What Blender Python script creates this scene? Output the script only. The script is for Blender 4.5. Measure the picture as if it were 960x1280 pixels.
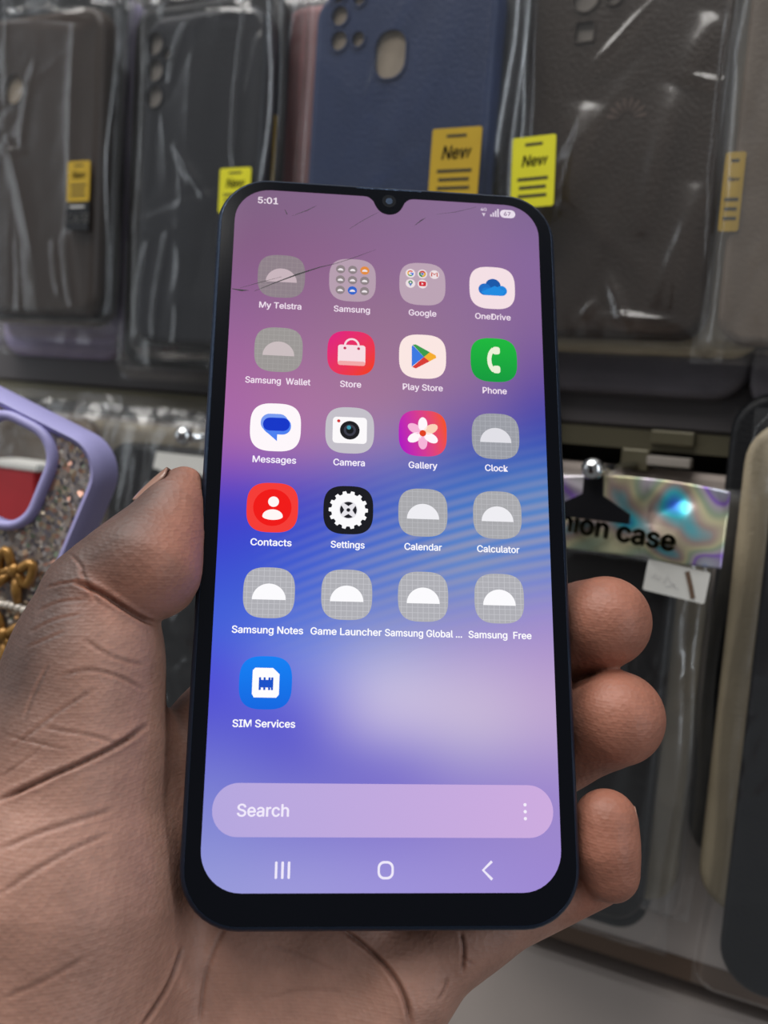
import bpy, math, random
import numpy as np
from mathutils import Matrix, Vector
from mathutils.geometry import tessellate_polygon

for o in list(bpy.data.objects): bpy.data.objects.remove(o)
SC = bpy.context.scene
COL = SC.collection

# ------------------------------------------------------------------ camera
# axes of the display wall seen from the camera (x right, y down, z forward)
F_PX = 1230.0
HV = np.array([.884, .115, -.454]); HV /= np.linalg.norm(HV)          # along the wall, to the right
DV = np.array([-.0695, .9908, .1158]); DV -= HV*(HV@DV); DV /= np.linalg.norm(DV)   # gravity
MV = np.cross(HV, DV)                                                  # into the wall
R_CW = np.array([HV, MV, -DV])                                         # camera vector -> world vector
CAM_POS = np.array([0, 0, 1.45])
def c2w(p): return R_CW @ np.asarray(p, float) + CAM_POS
def ray(px, py): return np.array([(px-480)/F_PX, (py-640)/F_PX, 1.0])

cam_d = bpy.data.cameras.new('camera'); cam = bpy.data.objects.new('camera', cam_d); COL.objects.link(cam)
cam_d.sensor_fit = 'HORIZONTAL'; cam_d.sensor_width = 36; cam_d.lens = F_PX/960*36
cam_d.clip_start = 0.01; cam_d.clip_end = 50
B = R_CW @ np.array([[1,0,0],[0,-1,0],[0,0,-1]]).T
m = Matrix.Identity(4)
for i in range(3):
    for j in range(3): m[i][j] = B[i][j]
    m[i][3] = CAM_POS[i]
cam.matrix_world = m
cam_d.dof.use_dof = True; cam_d.dof.focus_distance = 0.203; cam_d.dof.aperture_fstop = 20
SC.camera = cam

# ------------------------------------------------------------------ light and exposure
SC.view_settings.view_transform = 'Standard'; SC.view_settings.look = 'None'
SC.view_settings.exposure = 0.0; SC.view_settings.gamma = 1.0
SC.view_settings.use_curve_mapping = False
SC.cycles.transparent_max_bounces = 32
W = bpy.data.worlds.new('shop_air'); SC.world = W; W.use_nodes = True
bg = W.node_tree.nodes['Background']; bg.inputs[0].default_value = (0.78, 0.80, 0.82, 1); bg.inputs[1].default_value = 0.18

def area(name, loc, target, sx, sy, power, col):
    l = bpy.data.lights.new(name, 'AREA'); l.shape = 'RECTANGLE'; l.size = sx; l.size_y = sy
    l.energy = power; l.color = col
    o = bpy.data.objects.new(name, l); COL.objects.link(o)
    o.location = loc
    o.rotation_euler = (Vector(target)-Vector(loc)).to_track_quat('-Z', 'Y').to_euler()
    return o
area('ceiling_tube_light', (-0.15, 0.02, 2.6), (-0.12, 0.2, 1.4), 1.3, 0.12, 9.0, (0.95, 0.98, 1.0))
area('ceiling_tube_light', (-0.55, -0.5, 2.6), (-0.15, 0.25, 1.4), 1.6, 0.5, 15.0, (1.0, 0.97, 0.93))
area('side_fill_light', (1.5, -0.2, 1.75), (-0.1, 0.25, 1.45), 0.2, 1.6, 7.0, (0.85, 0.92, 1.0))  # added side fill for the fingers, tall so upright bag ridges catch streaks
area('added_streak_light', (-1.7, -0.55, 1.75), (-0.2, 0.3, 1.45), 0.3, 1.6, 3.0, (0.88, 0.94, 1.0))  # added strip at left, no doorway modelled; puts upright streaks on the bags

# ------------------------------------------------------------------ materials
def lin(c):
    c = np.asarray(c, float)
    return np.where(c <= .04045, c/12.92, ((c+.055)/1.055)**2.4)
def hx(s):
    s = s.lstrip('#'); return tuple(lin([int(s[i:i+2], 16)/255 for i in (0, 2, 4)]))
def pmat(name, col, rough=.5, metal=0, spec=.5, bump=0, bscale=200, var=0, vscale=40, coat=0, alpha=None):
    mt = bpy.data.materials.new(name); mt.use_nodes = True
    nt = mt.node_tree; p = nt.nodes['Principled BSDF']
    c = hx(col) if isinstance(col, str) else col
    p.inputs['Base Color'].default_value = (*c, 1); p.inputs['Roughness'].default_value = rough
    p.inputs['Metallic'].default_value = metal; p.inputs['Specular IOR Level'].default_value = spec
    p.inputs['Coat Weight'].default_value = coat
    tc = nt.nodes.new('ShaderNodeTexCoord')
    if var:
        n = nt.nodes.new('ShaderNodeTexNoise'); n.inputs['Scale'].default_value = vscale; n.inputs['Detail'].default_value = 5
        nt.links.new(tc.outputs['Object'], n.inputs['Vector'])
        r = nt.nodes.new('ShaderNodeValToRGB')
        r.color_ramp.elements[0].position = .3; r.color_ramp.elements[1].position = .7
        r.color_ramp.elements[0].color = (*[x*(1-var) for x in c], 1)
        r.color_ramp.elements[1].color = (*[min(1, x*(1+var)) for x in c], 1)
        nt.links.new(n.outputs['Fac'], r.inputs['Fac']); nt.links.new(r.outputs['Color'], p.inputs['Base Color'])
    if bump:
        n = nt.nodes.new('ShaderNodeTexNoise'); n.inputs['Scale'].default_value = bscale; n.inputs['Detail'].default_value = 4
        nt.links.new(tc.outputs['Object'], n.inputs['Vector'])
        b = nt.nodes.new('ShaderNodeBump'); b.inputs['Strength'].default_value = bump; b.inputs['Distance'].default_value = .001
        nt.links.new(n.outputs['Fac'], b.inputs['Height']); nt.links.new(b.outputs['Normal'], p.inputs['Normal'])
    return mt
def screen_material():
    mt = bpy.data.materials.new('lit_screen_pixels'); mt.use_nodes = True; nt = mt.node_tree
    p = nt.nodes['Principled BSDF']; p.inputs['Base Color'].default_value = (.004, .004, .004, 1)
    p.inputs['Roughness'].default_value = .12; p.inputs['Specular IOR Level'].default_value = .25
    a = nt.nodes.new('ShaderNodeAttribute'); a.attribute_name = 'Col'
    nt.links.new(a.outputs['Color'], p.inputs['Emission Color']); p.inputs['Emission Strength'].default_value = 1.0
    return mt
def film_material(name, gloss=.055, haze=.012, rough=.2, tint=(1, 1, 1)):
    mt = bpy.data.materials.new(name); mt.use_nodes = True; nt = mt.node_tree; nt.nodes.clear()
    out = nt.nodes.new('ShaderNodeOutputMaterial')
    tr = nt.nodes.new('ShaderNodeBsdfTransparent'); tr.inputs[0].default_value = (*tint, 1)
    gl = nt.nodes.new('ShaderNodeBsdfGlossy'); gl.inputs['Roughness'].default_value = rough; gl.inputs[0].default_value = (1, 1, 1, 1)
    df = nt.nodes.new('ShaderNodeBsdfDiffuse'); df.inputs[0].default_value = (.8, .8, .8, 1)
    lw = nt.nodes.new('ShaderNodeLayerWeight'); lw.inputs[0].default_value = .25
    mr = nt.nodes.new('ShaderNodeMapRange'); mr.inputs[3].default_value = gloss; mr.inputs[4].default_value = .6
    nt.links.new(lw.outputs['Fresnel'], mr.inputs[0])
    m1 = nt.nodes.new('ShaderNodeMixShader'); m1.inputs[0].default_value = haze
    nt.links.new(tr.outputs[0], m1.inputs[1]); nt.links.new(df.outputs[0], m1.inputs[2])
    m2 = nt.nodes.new('ShaderNodeMixShader'); nt.links.new(mr.outputs[0], m2.inputs[0])
    nt.links.new(m1.outputs[0], m2.inputs[1]); nt.links.new(gl.outputs[0], m2.inputs[2])
    nt.links.new(m2.outputs[0], out.inputs[0])
    tc = nt.nodes.new('ShaderNodeTexCoord'); n = nt.nodes.new('ShaderNodeTexNoise')
    n.inputs['Scale'].default_value = 90; n.inputs['Detail'].default_value = 3
    nt.links.new(tc.outputs['Object'], n.inputs['Vector'])
    b = nt.nodes.new('ShaderNodeBump'); b.inputs['Strength'].default_value = .12; b.inputs['Distance'].default_value = .002
    nt.links.new(n.outputs['Fac'], b.inputs['Height'])
    nt.links.new(b.outputs['Normal'], gl.inputs['Normal'])
    return mt
def skin_material():
    mt = bpy.data.materials.new('brown_skin'); mt.use_nodes = True; nt = mt.node_tree; L = nt.links.new
    p = nt.nodes['Principled BSDF']
    a = nt.nodes.new('ShaderNodeAttribute'); a.attribute_name = 'Col'
    tc = nt.nodes.new('ShaderNodeTexCoord')
    n = nt.nodes.new('ShaderNodeTexNoise'); n.inputs['Scale'].default_value = 110; n.inputs['Detail'].default_value = 6; n.inputs['Roughness'].default_value = .6
    L(tc.outputs['Object'], n.inputs['Vector'])
    r = nt.nodes.new('ShaderNodeMapRange'); r.inputs[1].default_value = .3; r.inputs[2].default_value = .7; r.inputs[3].default_value = .82; r.inputs[4].default_value = 1.14
    L(n.outputs['Fac'], r.inputs[0])
    mx = nt.nodes.new('ShaderNodeMix'); mx.data_type = 'RGBA'; mx.blend_type = 'MULTIPLY'; mx.inputs[0].default_value = 1
    L(a.outputs['Color'], mx.inputs[6]); L(r.outputs[0], mx.inputs[7])
    L(mx.outputs[2], p.inputs['Base Color'])
    p.inputs['Subsurface Weight'].default_value = .12; p.inputs['Subsurface Radius'].default_value = (.004, .0015, .0008)
    p.inputs['Subsurface Scale'].default_value = .6
    p.inputs['Roughness'].default_value = .5; p.inputs['Specular IOR Level'].default_value = .4
    # papillary ridges and pores
    w = nt.nodes.new('ShaderNodeTexWave'); w.wave_type = 'BANDS'; w.bands_direction = 'Z'
    w.inputs['Scale'].default_value = 520; w.inputs['Distortion'].default_value = 7; w.inputs['Detail'].default_value = 2; w.inputs['Detail Scale'].default_value = .12
    L(tc.outputs['Object'], w.inputs['Vector'])
    v = nt.nodes.new('ShaderNodeTexVoronoi'); v.inputs['Scale'].default_value = 900
    L(tc.outputs['Object'], v.inputs['Vector'])
    b1 = nt.nodes.new('ShaderNodeBump'); b1.inputs['Strength'].default_value = .05; b1.inputs['Distance'].default_value = .0004
    L(w.outputs['Fac'], b1.inputs['Height'])
    b2 = nt.nodes.new('ShaderNodeBump'); b2.inputs['Strength'].default_value = .25; b2.inputs['Distance'].default_value = .0004
    L(v.outputs['Distance'], b2.inputs['Height']); L(b1.outputs['Normal'], b2.inputs['Normal'])
    n3 = nt.nodes.new('ShaderNodeTexNoise'); n3.inputs['Scale'].default_value = 260; n3.inputs['Detail'].default_value = 4
    L(tc.outputs['Object'], n3.inputs['Vector'])
    b3 = nt.nodes.new('ShaderNodeBump'); b3.inputs['Strength'].default_value = .25; b3.inputs['Distance'].default_value = .0008
    L(n3.outputs['Fac'], b3.inputs['Height']); L(b2.outputs['Normal'], b3.inputs['Normal'])
    L(b3.outputs['Normal'], p.inputs['Normal'])
    return mt
def holo_material():
    mt = bpy.data.materials.new('holographic_foil'); mt.use_nodes = True; nt = mt.node_tree; L = nt.links.new
    p = nt.nodes['Principled BSDF']; tc = nt.nodes.new('ShaderNodeTexCoord')
    n = nt.nodes.new('ShaderNodeTexNoise'); n.inputs['Scale'].default_value = 34; n.inputs['Detail'].default_value = 1.0; n.inputs['Distortion'].default_value = .5
    L(tc.outputs['Object'], n.inputs['Vector'])
    r = nt.nodes.new('ShaderNodeValToRGB'); cr = r.color_ramp
    stops = [(.24, '#2a14e0'), (.33, '#5f78e0'), (.38, '#b4b8c4'), (.45, '#a49cb4'), (.49, '#9066c8'), (.53, '#c0b4c0'), (.60, '#a8b89c'), (.65, '#d8d0a8'), (.71, '#bca49c'), (.78, '#48c8d8'), (.86, '#3418e8')]
    stops = [(.5+(q-.54)*.62, c) for q, c in stops]
    cr.elements[0].position, cr.elements[1].position = stops[0][0], stops[-1][0]
    cr.elements[0].color, cr.elements[1].color = (*hx(stops[0][1]), 1), (*hx(stops[-1][1]), 1)
    for q, c in stops[1:-1]:
        e = cr.elements.new(q); e.color = (*hx(c), 1)
    L(n.outputs['Fac'], r.inputs[0]); L(r.outputs[0], p.inputs['Base Color'])
    p.inputs['Metallic'].default_value = .45; p.inputs['Roughness'].default_value = .3
    return mt
def glitter_material():
    mt = bpy.data.materials.new('glitter_gel'); mt.use_nodes = True; nt = mt.node_tree; L = nt.links.new
    p = nt.nodes['Principled BSDF']; tc = nt.nodes.new('ShaderNodeTexCoord')
    v = nt.nodes.new('ShaderNodeTexVoronoi'); v.inputs['Scale'].default_value = 760
    L(tc.outputs['Object'], v.inputs['Vector'])
    sp = nt.nodes.new('ShaderNodeSeparateColor'); L(v.outputs['Color'], sp.inputs[0])
    r = nt.nodes.new('ShaderNodeValToRGB'); cr = r.color_ramp; cr.interpolation = 'CONSTANT'
    st = [(0, '#8a8280'), (.35, '#a0938a'), (.5, '#746e74'), (.6, '#c09484'), (.72, '#d2b296'), (.82, '#e0d0b8'), (.9, '#98a690'), (.95, '#fff6ea')]
    cr.elements[0].color = (*hx(st[0][1]), 1); cr.elements[1].position = st[-1][0]; cr.elements[1].color = (*hx(st[-1][1]), 1)
    for q, c in st[1:-1]:
        e = cr.elements.new(q); e.color = (*hx(c), 1)
    L(sp.outputs[0], r.inputs[0]); L(r.outputs[0], p.inputs['Base Color'])
    mr = nt.nodes.new('ShaderNodeMapRange'); mr.inputs[1].default_value = .55; mr.inputs[2].default_value = .6; mr.inputs[3].default_value = 0; mr.inputs[4].default_value = .8
    L(sp.outputs[0], mr.inputs[0]); L(mr.outputs[0], p.inputs['Metallic'])
    p.inputs['Roughness'].default_value = .3
    # each flake tilts its own way
    ng = nt.nodes.new('ShaderNodeNewGeometry'); vm = nt.nodes.new('ShaderNodeVectorMath'); vm.operation = 'SUBTRACT'; vm.inputs[1].default_value = (.5, .5, .5)
    L(v.outputs['Color'], vm.inputs[0])
    sc = nt.nodes.new('ShaderNodeVectorMath'); sc.operation = 'SCALE'; sc.inputs['Scale'].default_value = .7; L(vm.outputs[0], sc.inputs[0])
    ad = nt.nodes.new('ShaderNodeVectorMath'); L(ng.outputs['Normal'], ad.inputs[0]); L(sc.outputs[0], ad.inputs[1])
    nm = nt.nodes.new('ShaderNodeVectorMath'); nm.operation = 'NORMALIZE'; L(ad.outputs[0], nm.inputs[0]); L(nm.outputs[0], p.inputs['Normal'])
    return mt

M = {}
M['screen'] = screen_material(); M['skin'] = skin_material(); M['holo'] = holo_material(); M['glitter'] = glitter_material()
M['film'] = film_material('clear_bag_film'); M['film_soft'] = film_material('milky_bag_film', .06, .07, .2)
M['bezel'] = pmat('black_front_glass', '#04060e', .14, 0, .32)
M['frame'] = pmat('dark_navy_frame', '#2c384c', .3, .7, .5, bump=.15, bscale=900)
M['button'] = pmat('navy_button', '#39465a', .3, .7)
M['lens'] = pmat('camera_lens_glass', '#0b0d14', .08, 0, .8, coat=1)
M['crack'] = pmat('glass_crack', '#0a0810', .4)
M['nail'] = pmat('fingernail', '#a07a6a', .25, 0, .5, coat=.3, var=.08, vscale=60)
M['board'] = pmat('grey_laminate_board', '#c0b3ab', .5, var=.06, vscale=14, bump=.04, bscale=300)
M['board_dark'] = pmat('dark_grey_laminate', '#5a5658', .5, var=.06, vscale=14)
M['lip'] = pmat('groove_lip', '#6b5545', .5, var=.1, vscale=30)
M['lip_metal'] = pmat('olive_metal_insert', '#67624f', .4, .3, var=.08, vscale=20)
M['groove'] = pmat('groove_shadow_core', '#1a1512', .8)
M['chrome'] = pmat('chrome_wire', '#d8d8d8', .15, 1)
M['blackpl'] = pmat('black_plastic', '#101014', .35)
M['card'] = pmat('beige_insert_card', '#b3a491', .7, var=.08, vscale=50)
M['card_pale'] = pmat('pale_insert_card', '#9a938c', .7, var=.06, vscale=50)
M['yellow'] = pmat('yellow_sticker', '#d6cf1e', .45, var=.05, vscale=60)
M['amber'] = pmat('amber_sticker', '#b8961e', .45, var=.06, vscale=60)
M['ink'] = pmat('dark_ink', '#2e2a10', .6)
M['white_ink'] = pmat('grey_print', '#c8c6c2', .6)
M['white'] = pmat('white_sticker', '#d4d2cc', .5, var=.05, vscale=80)
M['red'] = pmat('red_card', '#a31a22', .45, var=.1, vscale=60)
M['gold'] = pmat('gold_charm', '#a87c40', .32, .45, var=.15, vscale=150)
M['pearl'] = pmat('pearl_bead', '#cfc6ba', .2, .2, coat=.6)
M['lavender'] = pmat('lavender_silicone', '#a9a4d6', .4, var=.03)
def casemat(name, col, rough=.42, bump=.25): return pmat(name, col, rough, 0, .45, bump=bump, bscale=700, var=.08, vscale=60)
M['c_brown'] = casemat('brown_black_case', '#36281f')
M['c_navyblack'] = casemat('navy_black_case', '#1c1e26')
M['c_blue'] = casemat('denim_blue_case', '#283a62')
M['c_umber'] = casemat('umber_case', '#34271e')
M['c_lav'] = casemat('dusty_lavender_case', '#a296bd')
M['c_pink'] = casemat('dusty_pink_case', '#a06a6c')
M['c_black'] = casemat('black_case', '#15161a')
M['c_navy'] = casemat('navy_case', '#0b1019', .45)
M['c_grey'] = casemat('smoke_grey_case', '#58545a')
M['c_taupe'] = casemat('taupe_case', '#a3967e')
M['c_clear'] = casemat('brownish_clear_case', '#64523f')
M['emboss'] = pmat('embossed_mark', '#5a4a42', .4)

# ------------------------------------------------------------------ mesh helpers
class MB:
    def __init__(s): s.v = []; s.f = []; s.mi = []; s.mats = []; s.c = []
    def mat(s, m):
        if m not in s.mats: s.mats.append(m)
        return s.mats.index(m)
    def add(s, verts, faces, m, col=None):
        b = len(s.v); k = s.mat(m)
        s.v += [tuple(map(float, p)) for p in verts]
        if col is not None:
            c = np.asarray(col, float)
            if c.ndim == 1: c = np.tile(c, (len(verts), 1))
            s.c += [tuple(x) for x in c]
        for f in faces: s.f.append([b+i for i in f]); s.mi.append(k)
    def build(s, name, parent=None, smooth=True, mw=None, autosmooth=None):
        me = bpy.data.meshes.new(name); me.from_pydata(s.v, [], s.f)
        for mt in s.mats: me.materials.append(mt)
        me.polygons.foreach_set('material_index', s.mi)
        if s.c:
            a = me.color_attributes.new('Col', 'FLOAT_COLOR', 'POINT')
            cc = np.ones((len(s.v), 4), np.float32); cc[:, :3] = np.array(s.c)[:, :3]
            a.data.foreach_set('color', cc.ravel())
        me.polygons.foreach_set('use_smooth', [smooth]*len(s.f)); me.update()
        if smooth and autosmooth: me.set_sharp_from_angle(angle=math.radians(autosmooth))
        o = bpy.data.objects.new(name, me); COL.objects.link(o)
        if parent is not None: o.parent = parent
        if mw is not None: o.matrix_world = mw
        return o
def tag(o, label=None, cat=None, group=None, kind=None):
    if label: o['label'] = label
    if cat: o['category'] = cat
    if group: o['group'] = group
    if kind: o['kind'] = kind
    return o
def empty(name, mw):
    o = bpy.data.objects.new(name, None); COL.objects.link(o); o.empty_display_size = .01; o.matrix_world = mw; return o

def rrect(w, h, r, n=8, cx=0, cy=0):
    r = max(min(r, w/2-1e-6, h/2-1e-6), 1e-6); pts = []
    for (sx, sy, a0) in ((1, 1, 0), (-1, 1, 90), (-1, -1, 180), (1, -1, 270)):
        for i in range(n+1):
            a = math.radians(a0+90*i/n)
            pts.append((cx+sx*(w/2-r)+r*math.cos(a), cy+sy*(h/2-r)+r*math.sin(a)))
    return pts
def ellipse(cx, cy, rx, ry=None, n=28, a0=0, a1=360):
    ry = ry or rx; full = abs(a1-a0) >= 360
    k = n if full else n+1
    return [(cx+rx*math.cos(math.radians(a0+(a1-a0)*i/n)), cy+ry*math.sin(math.radians(a0+(a1-a0)*i/n))) for i in range(k)]
def squircle(cx, cy, rx, ry=None, e=3.0, n=56):
    ry = ry or rx; o = []
    for i in range(n):
        a = 2*math.pi*i/n; c, s = math.cos(a), math.sin(a)
        o.append((cx+rx*math.copysign(abs(c)**(2/e), c), cy+ry*math.copysign(abs(s)**(2/e), s)))
    return o
def stroke(pts, w):
    L, R = [], []
    for i, p in enumerate(pts):
        a = np.array(pts[max(i-1, 0)]); b = np.array(pts[min(i+1, len(pts)-1)])
        d = b-a; d = d/(np.linalg.norm(d)+1e-12); nn = np.array([-d[1], d[0]])
        ww = w[i] if hasattr(w, '__len__') else w
        L.append(tuple(np.array(p)+nn*ww/2)); R.append(tuple(np.array(p)-nn*ww/2))
    return L+R[::-1]
def tess(loops):
    v3 = [[Vector((p[0], p[1], 0)) for p in l] for l in loops]
    flat = [p for l in loops for p in l]
    tris = []
    for t in tessellate_polygon(v3):
        a, b, c = (flat[i] for i in t)
        ar = (b[0]-a[0])*(c[1]-a[1])-(b[1]-a[1])*(c[0]-a[0])
        tris.append(list(t) if ar > 0 else list(t)[::-1])
    return flat, tris
def loft(mb, rings, m, cap0=False, cap1=False):
    n = len(rings[0]); v = [p for r in rings for p in r]; f = []
    for k in range(len(rings)-1):
        for i in range(n):
            j = (i+1) % n; f.append([k*n+i, k*n+j, (k+1)*n+j, (k+1)*n+i])
    if cap0: f.append(list(range(n))[::-1])
    if cap1: f.append([(len(rings)-1)*n+i for i in range(n)])
    mb.add(v, f, m)
def tube(mb, path, r, m, n=10, closed=False):
    path = [np.array(p, float) for p in path]; rings = []
    up = np.array([.3, .9, .31])
    for i, p in enumerate(path):
        if closed: d = path[(i+1) % len(path)]-path[i-1]
        else: d = path[min(i+1, len(path)-1)]-path[max(i-1, 0)]
        d /= np.linalg.norm(d)+1e-12
        a = up-d*(up@d); a /= np.linalg.norm(a); b = np.cross(d, a)
        rr = r[i] if hasattr(r, '__len__') else r
        rings.append([tuple(p+rr*(math.cos(t)*a+math.sin(t)*b)) for t in np.linspace(0, 2*math.pi, n, endpoint=False)])
    if closed: rings.append(rings[0]); loft(mb, rings, m)
    else: loft(mb, rings, m, True, True)
def ball(mb, c, r, m, nu=14, nv=9, sc=(1, 1, 1)):
    v = []; f = []
    for i in range(nv+1):
        for j in range(nu):
            t = math.pi*i/nv; p = 2*math.pi*j/nu
            v.append((c[0]+r*sc[0]*math.sin(t)*math.cos(p), c[1]+r*sc[1]*math.sin(t)*math.sin(p), c[2]+r*sc[2]*math.cos(t)))
    for i in range(nv):
        for j in range(nu):
            k = (j+1) % nu; f.append([i*nu+j, (i+1)*nu+j, (i+1)*nu+k, i*nu+k])
    mb.add(v, f, m)
def box(mb, x0, x1, y0, y1, z0, z1, m, bev=0):
    if bev:
        def ring(ins, z): return [(p[0], p[1], z) for p in rrect(x1-x0-2*ins, y1-y0-2*ins, max(bev-ins, 1e-5)*1.0+1e-5, 4, (x0+x1)/2, (y0+y1)/2)]
        loft(mb, [ring(bev, z0), ring(bev*.3, z0+bev*.3), ring(0, z0+bev), ring(0, z1-bev), ring(bev*.3, z1-bev*.3), ring(bev, z1)], m, True, True)
        return
    v = [(x, y, z) for z in (z0, z1) for y in (y0, y1) for x in (x0, x1)]
    mb.add(v, [[0, 2, 3, 1], [4, 5, 7, 6], [0, 1, 5, 4], [2, 6, 7, 3], [0, 4, 6, 2], [1, 3, 7, 5]], m)
_tcache = {}
FONT = None
try:
    import os
    FONT = bpy.data.fonts.load(os.path.join(bpy.utils.system_resource('DATAFILES'), 'fonts', 'Inter.woff2'))
except Exception:
    FONT = None
def text2d(body, size, bold=0.0, shear=0):
    key = (body, size, bold, shear)
    if key in _tcache: return _tcache[key]
    cu = bpy.data.curves.new('t', 'FONT'); cu.body = body; cu.size = 10; cu.align_x = 'CENTER'; cu.align_y = 'CENTER'
    cu.resolution_u = 4; cu.shear = shear
    if FONT: cu.font = FONT
    ob = bpy.data.objects.new('t', cu); COL.objects.link(ob)
    dg = bpy.context.evaluated_depsgraph_get(); dg.update()
    me = bpy.data.meshes.new_from_object(ob.evaluated_get(dg))
    k = size/10*(1.22 if FONT else 1)
    v = [(p.co.x*k, p.co.y*k) for p in me.vertices]; f = [list(p.vertices) for p in me.polygons]
    bpy.data.objects.remove(ob); bpy.data.curves.remove(cu); bpy.data.meshes.remove(me)
    fl = []
    for q in f:
        a, b, c = v[q[0]], v[q[1]], v[q[2]]
        fl.append(q if (b[0]-a[0])*(c[1]-a[1])-(b[1]-a[1])*(c[0]-a[0]) > 0 else q[::-1])
    if bold:
        n0 = len(v); w = bold*size; offs = [(-w, 0), (w, 0), (0, w*.7), (0, -w*.7)]
        fl = [[i+n0*m for i in q] for m in range(4) for q in fl]
        v = [(p[0]+o[0], p[1]+o[1]) for o in offs for p in v]
    _tcache[key] = (v, fl); return v, fl

# ------------------------------------------------------------------ display wall placement
WALL_D = .40
CW = MV[2]*WALL_D                                   # wall board is the plane y = CW
def onwall(px, py, off=0.0):                        # point of the plane `off` metres in front of the board
    r = R_CW @ ray(px, py); s = (CW-off)/r[1]
    return CAM_POS + r*s
def frame_at(p, tilt=0, swing=0):                   # local x along the wall, z up, y into the wall
    return Matrix.Translation(Vector(p)) @ Matrix.Rotation(math.radians(swing), 4, 'Z') @ Matrix.Rotation(math.radians(tilt), 4, 'Y')

# slatted wall board -------------------------------------------------
def build_wall():
    zg1t, zg1b = onwall(850, 541)[2], onwall(850, 590)[2]
    zg2 = onwall(640, 1165)[2]
    pitch = zg1b-zg2
    x0, x1, yb = -1.1, .35, CW
    mb = MB()
    def slat(z0, z1, m):                            # a board with rounded long edges
        t = .018; e = .002
        prof = [(0+e, z0), (0, z0+e), (0, z1-e), (e, z1), (t, z1), (t, z0)]
        v = [(x, yb+q[0], q[1]) for x in (x0, x1) for q in prof]; n = len(prof)
        f = [[i, (i+1) % n, n+(i+1) % n, n+i] for i in range(n)]+[list(range(n))[::-1], [n+i for i in range(n)]]
        mb.add(v, f, m)
    g = .0075
    slat(zg2+g*.55, zg1b, M['board'])
    slat(zg1t-.0005, zg1t+pitch-.02, M['board_dark'])
    slat(zg1t+pitch-.012, zg1t+2*pitch, M['board_dark'])
    slat(zg2-pitch, zg2-g*.5, M['board'])
    slat(zg2-2*pitch, zg2-pitch-g, M['board'])
    box(mb, x0, x1, yb+.0165, yb+.03, zg2-2*pitch, zg1t+2*pitch, M['groove'])
    w = mb.build('wall_back', smooth=False); tag(w, 'grey laminate slat board wall behind the phone cases', 'wall', kind='structure')
    mb = MB()                                       # metal insert strip along the upper groove, brown lip along the lower one
    zm = onwall(850, 566)[2]
    box(mb, x0, x1, yb-.0012, yb+.006, zm, zg1t, M['lip_metal'])
    o = mb.build('trim_1', smooth=False); tag(o, 'olive metal strip along the slat groove below the upper cases', 'trim', kind='structure')
    mb = MB(); box(mb, x0, x1, yb-.0006, yb+.012, zg2+.0035, zg2+.0115, M['lip'])
    o = mb.build('trim_2', smooth=False); tag(o, 'brown lip of the slat groove near the floor of the view', 'trim', kind='structure')
build_wall()

# ------------------------------------------------------------------ packaged phone cases
def shell_mesh(w, h, t, r, holes, m, lips=True):
    mb = MB(); th = .0014; bev = .0028
    P = lambda pts, y: [(p[0], y, p[1]) for p in pts]
    face = rrect(w-2*bev, h-2*bev, max(r-bev, .001), 8)
    flat, tri = tess([face]+holes)
    mb.add(P(flat, 0), tri, m)                      # front (the back of the phone) faces -y
    loft(mb, [P(rrect(w-2*bev*(1-math.sin(a)), h-2*bev*(1-math.sin(a)), max(r-bev*(1-math.sin(a)), .001), 8), bev*(1-math.cos(a))) for a in np.linspace(0, math.pi/2, 6)]
         + [P(rrect(w, h, r, 8), t-.001), P(rrect(w-.001, h-.001, r, 8), t), P(rrect(w-2*th, h-2*th, r-th, 8), t), P(rrect(w-2*th, h-2*th, r-th, 8), th)], m)
    fi = rrect(w-2*th, h-2*th, r-th, 8); flat, tri = tess([fi]+holes)
    mb.add(P(flat, th), [q[::-1] for q in tri], m)
    for hl in holes:
        loft(mb, [P(hl, 0), P(hl, th)], m)
        if lips:
            c = np.mean(hl, axis=0); big = [tuple(c+(np.array(p)-c)*(1+.0007/np.linalg.norm(np.array(p)-c))) for p in hl]
            loft(mb, [P(big, .0002), P(big, -.0006), P(hl, -.0006), P(hl, .0004)], m)
    return mb
def crinkle(X, Z, w, h, rng, n, amp, vert=.5):
    Y = np.zeros_like(X)
    for _ in range(n):
        a = rng.normal(math.pi/2, .25) if rng.random() < vert else rng.uniform(0, math.pi)
        cx, cz = rng.uniform(-w/2, w/2), rng.uniform(-h/2, h/2)
        dx, dz = math.cos(a), math.sin(a)
        u = (X-cx)*dx+(Z-cz)*dz; s = (X-cx)*dz-(Z-cz)*dx
        Ln = rng.uniform(.25, .9)*h; wd = rng.uniform(.0015, .009)
        s = s + .12*u*u/Ln*rng.choice((-1, 1))
        Y += rng.choice((-1, 1))*amp*rng.uniform(.3, 1)*np.exp(-np.abs(s)/wd)*np.exp(-(u/Ln*2)**4)
    return Y
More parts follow.
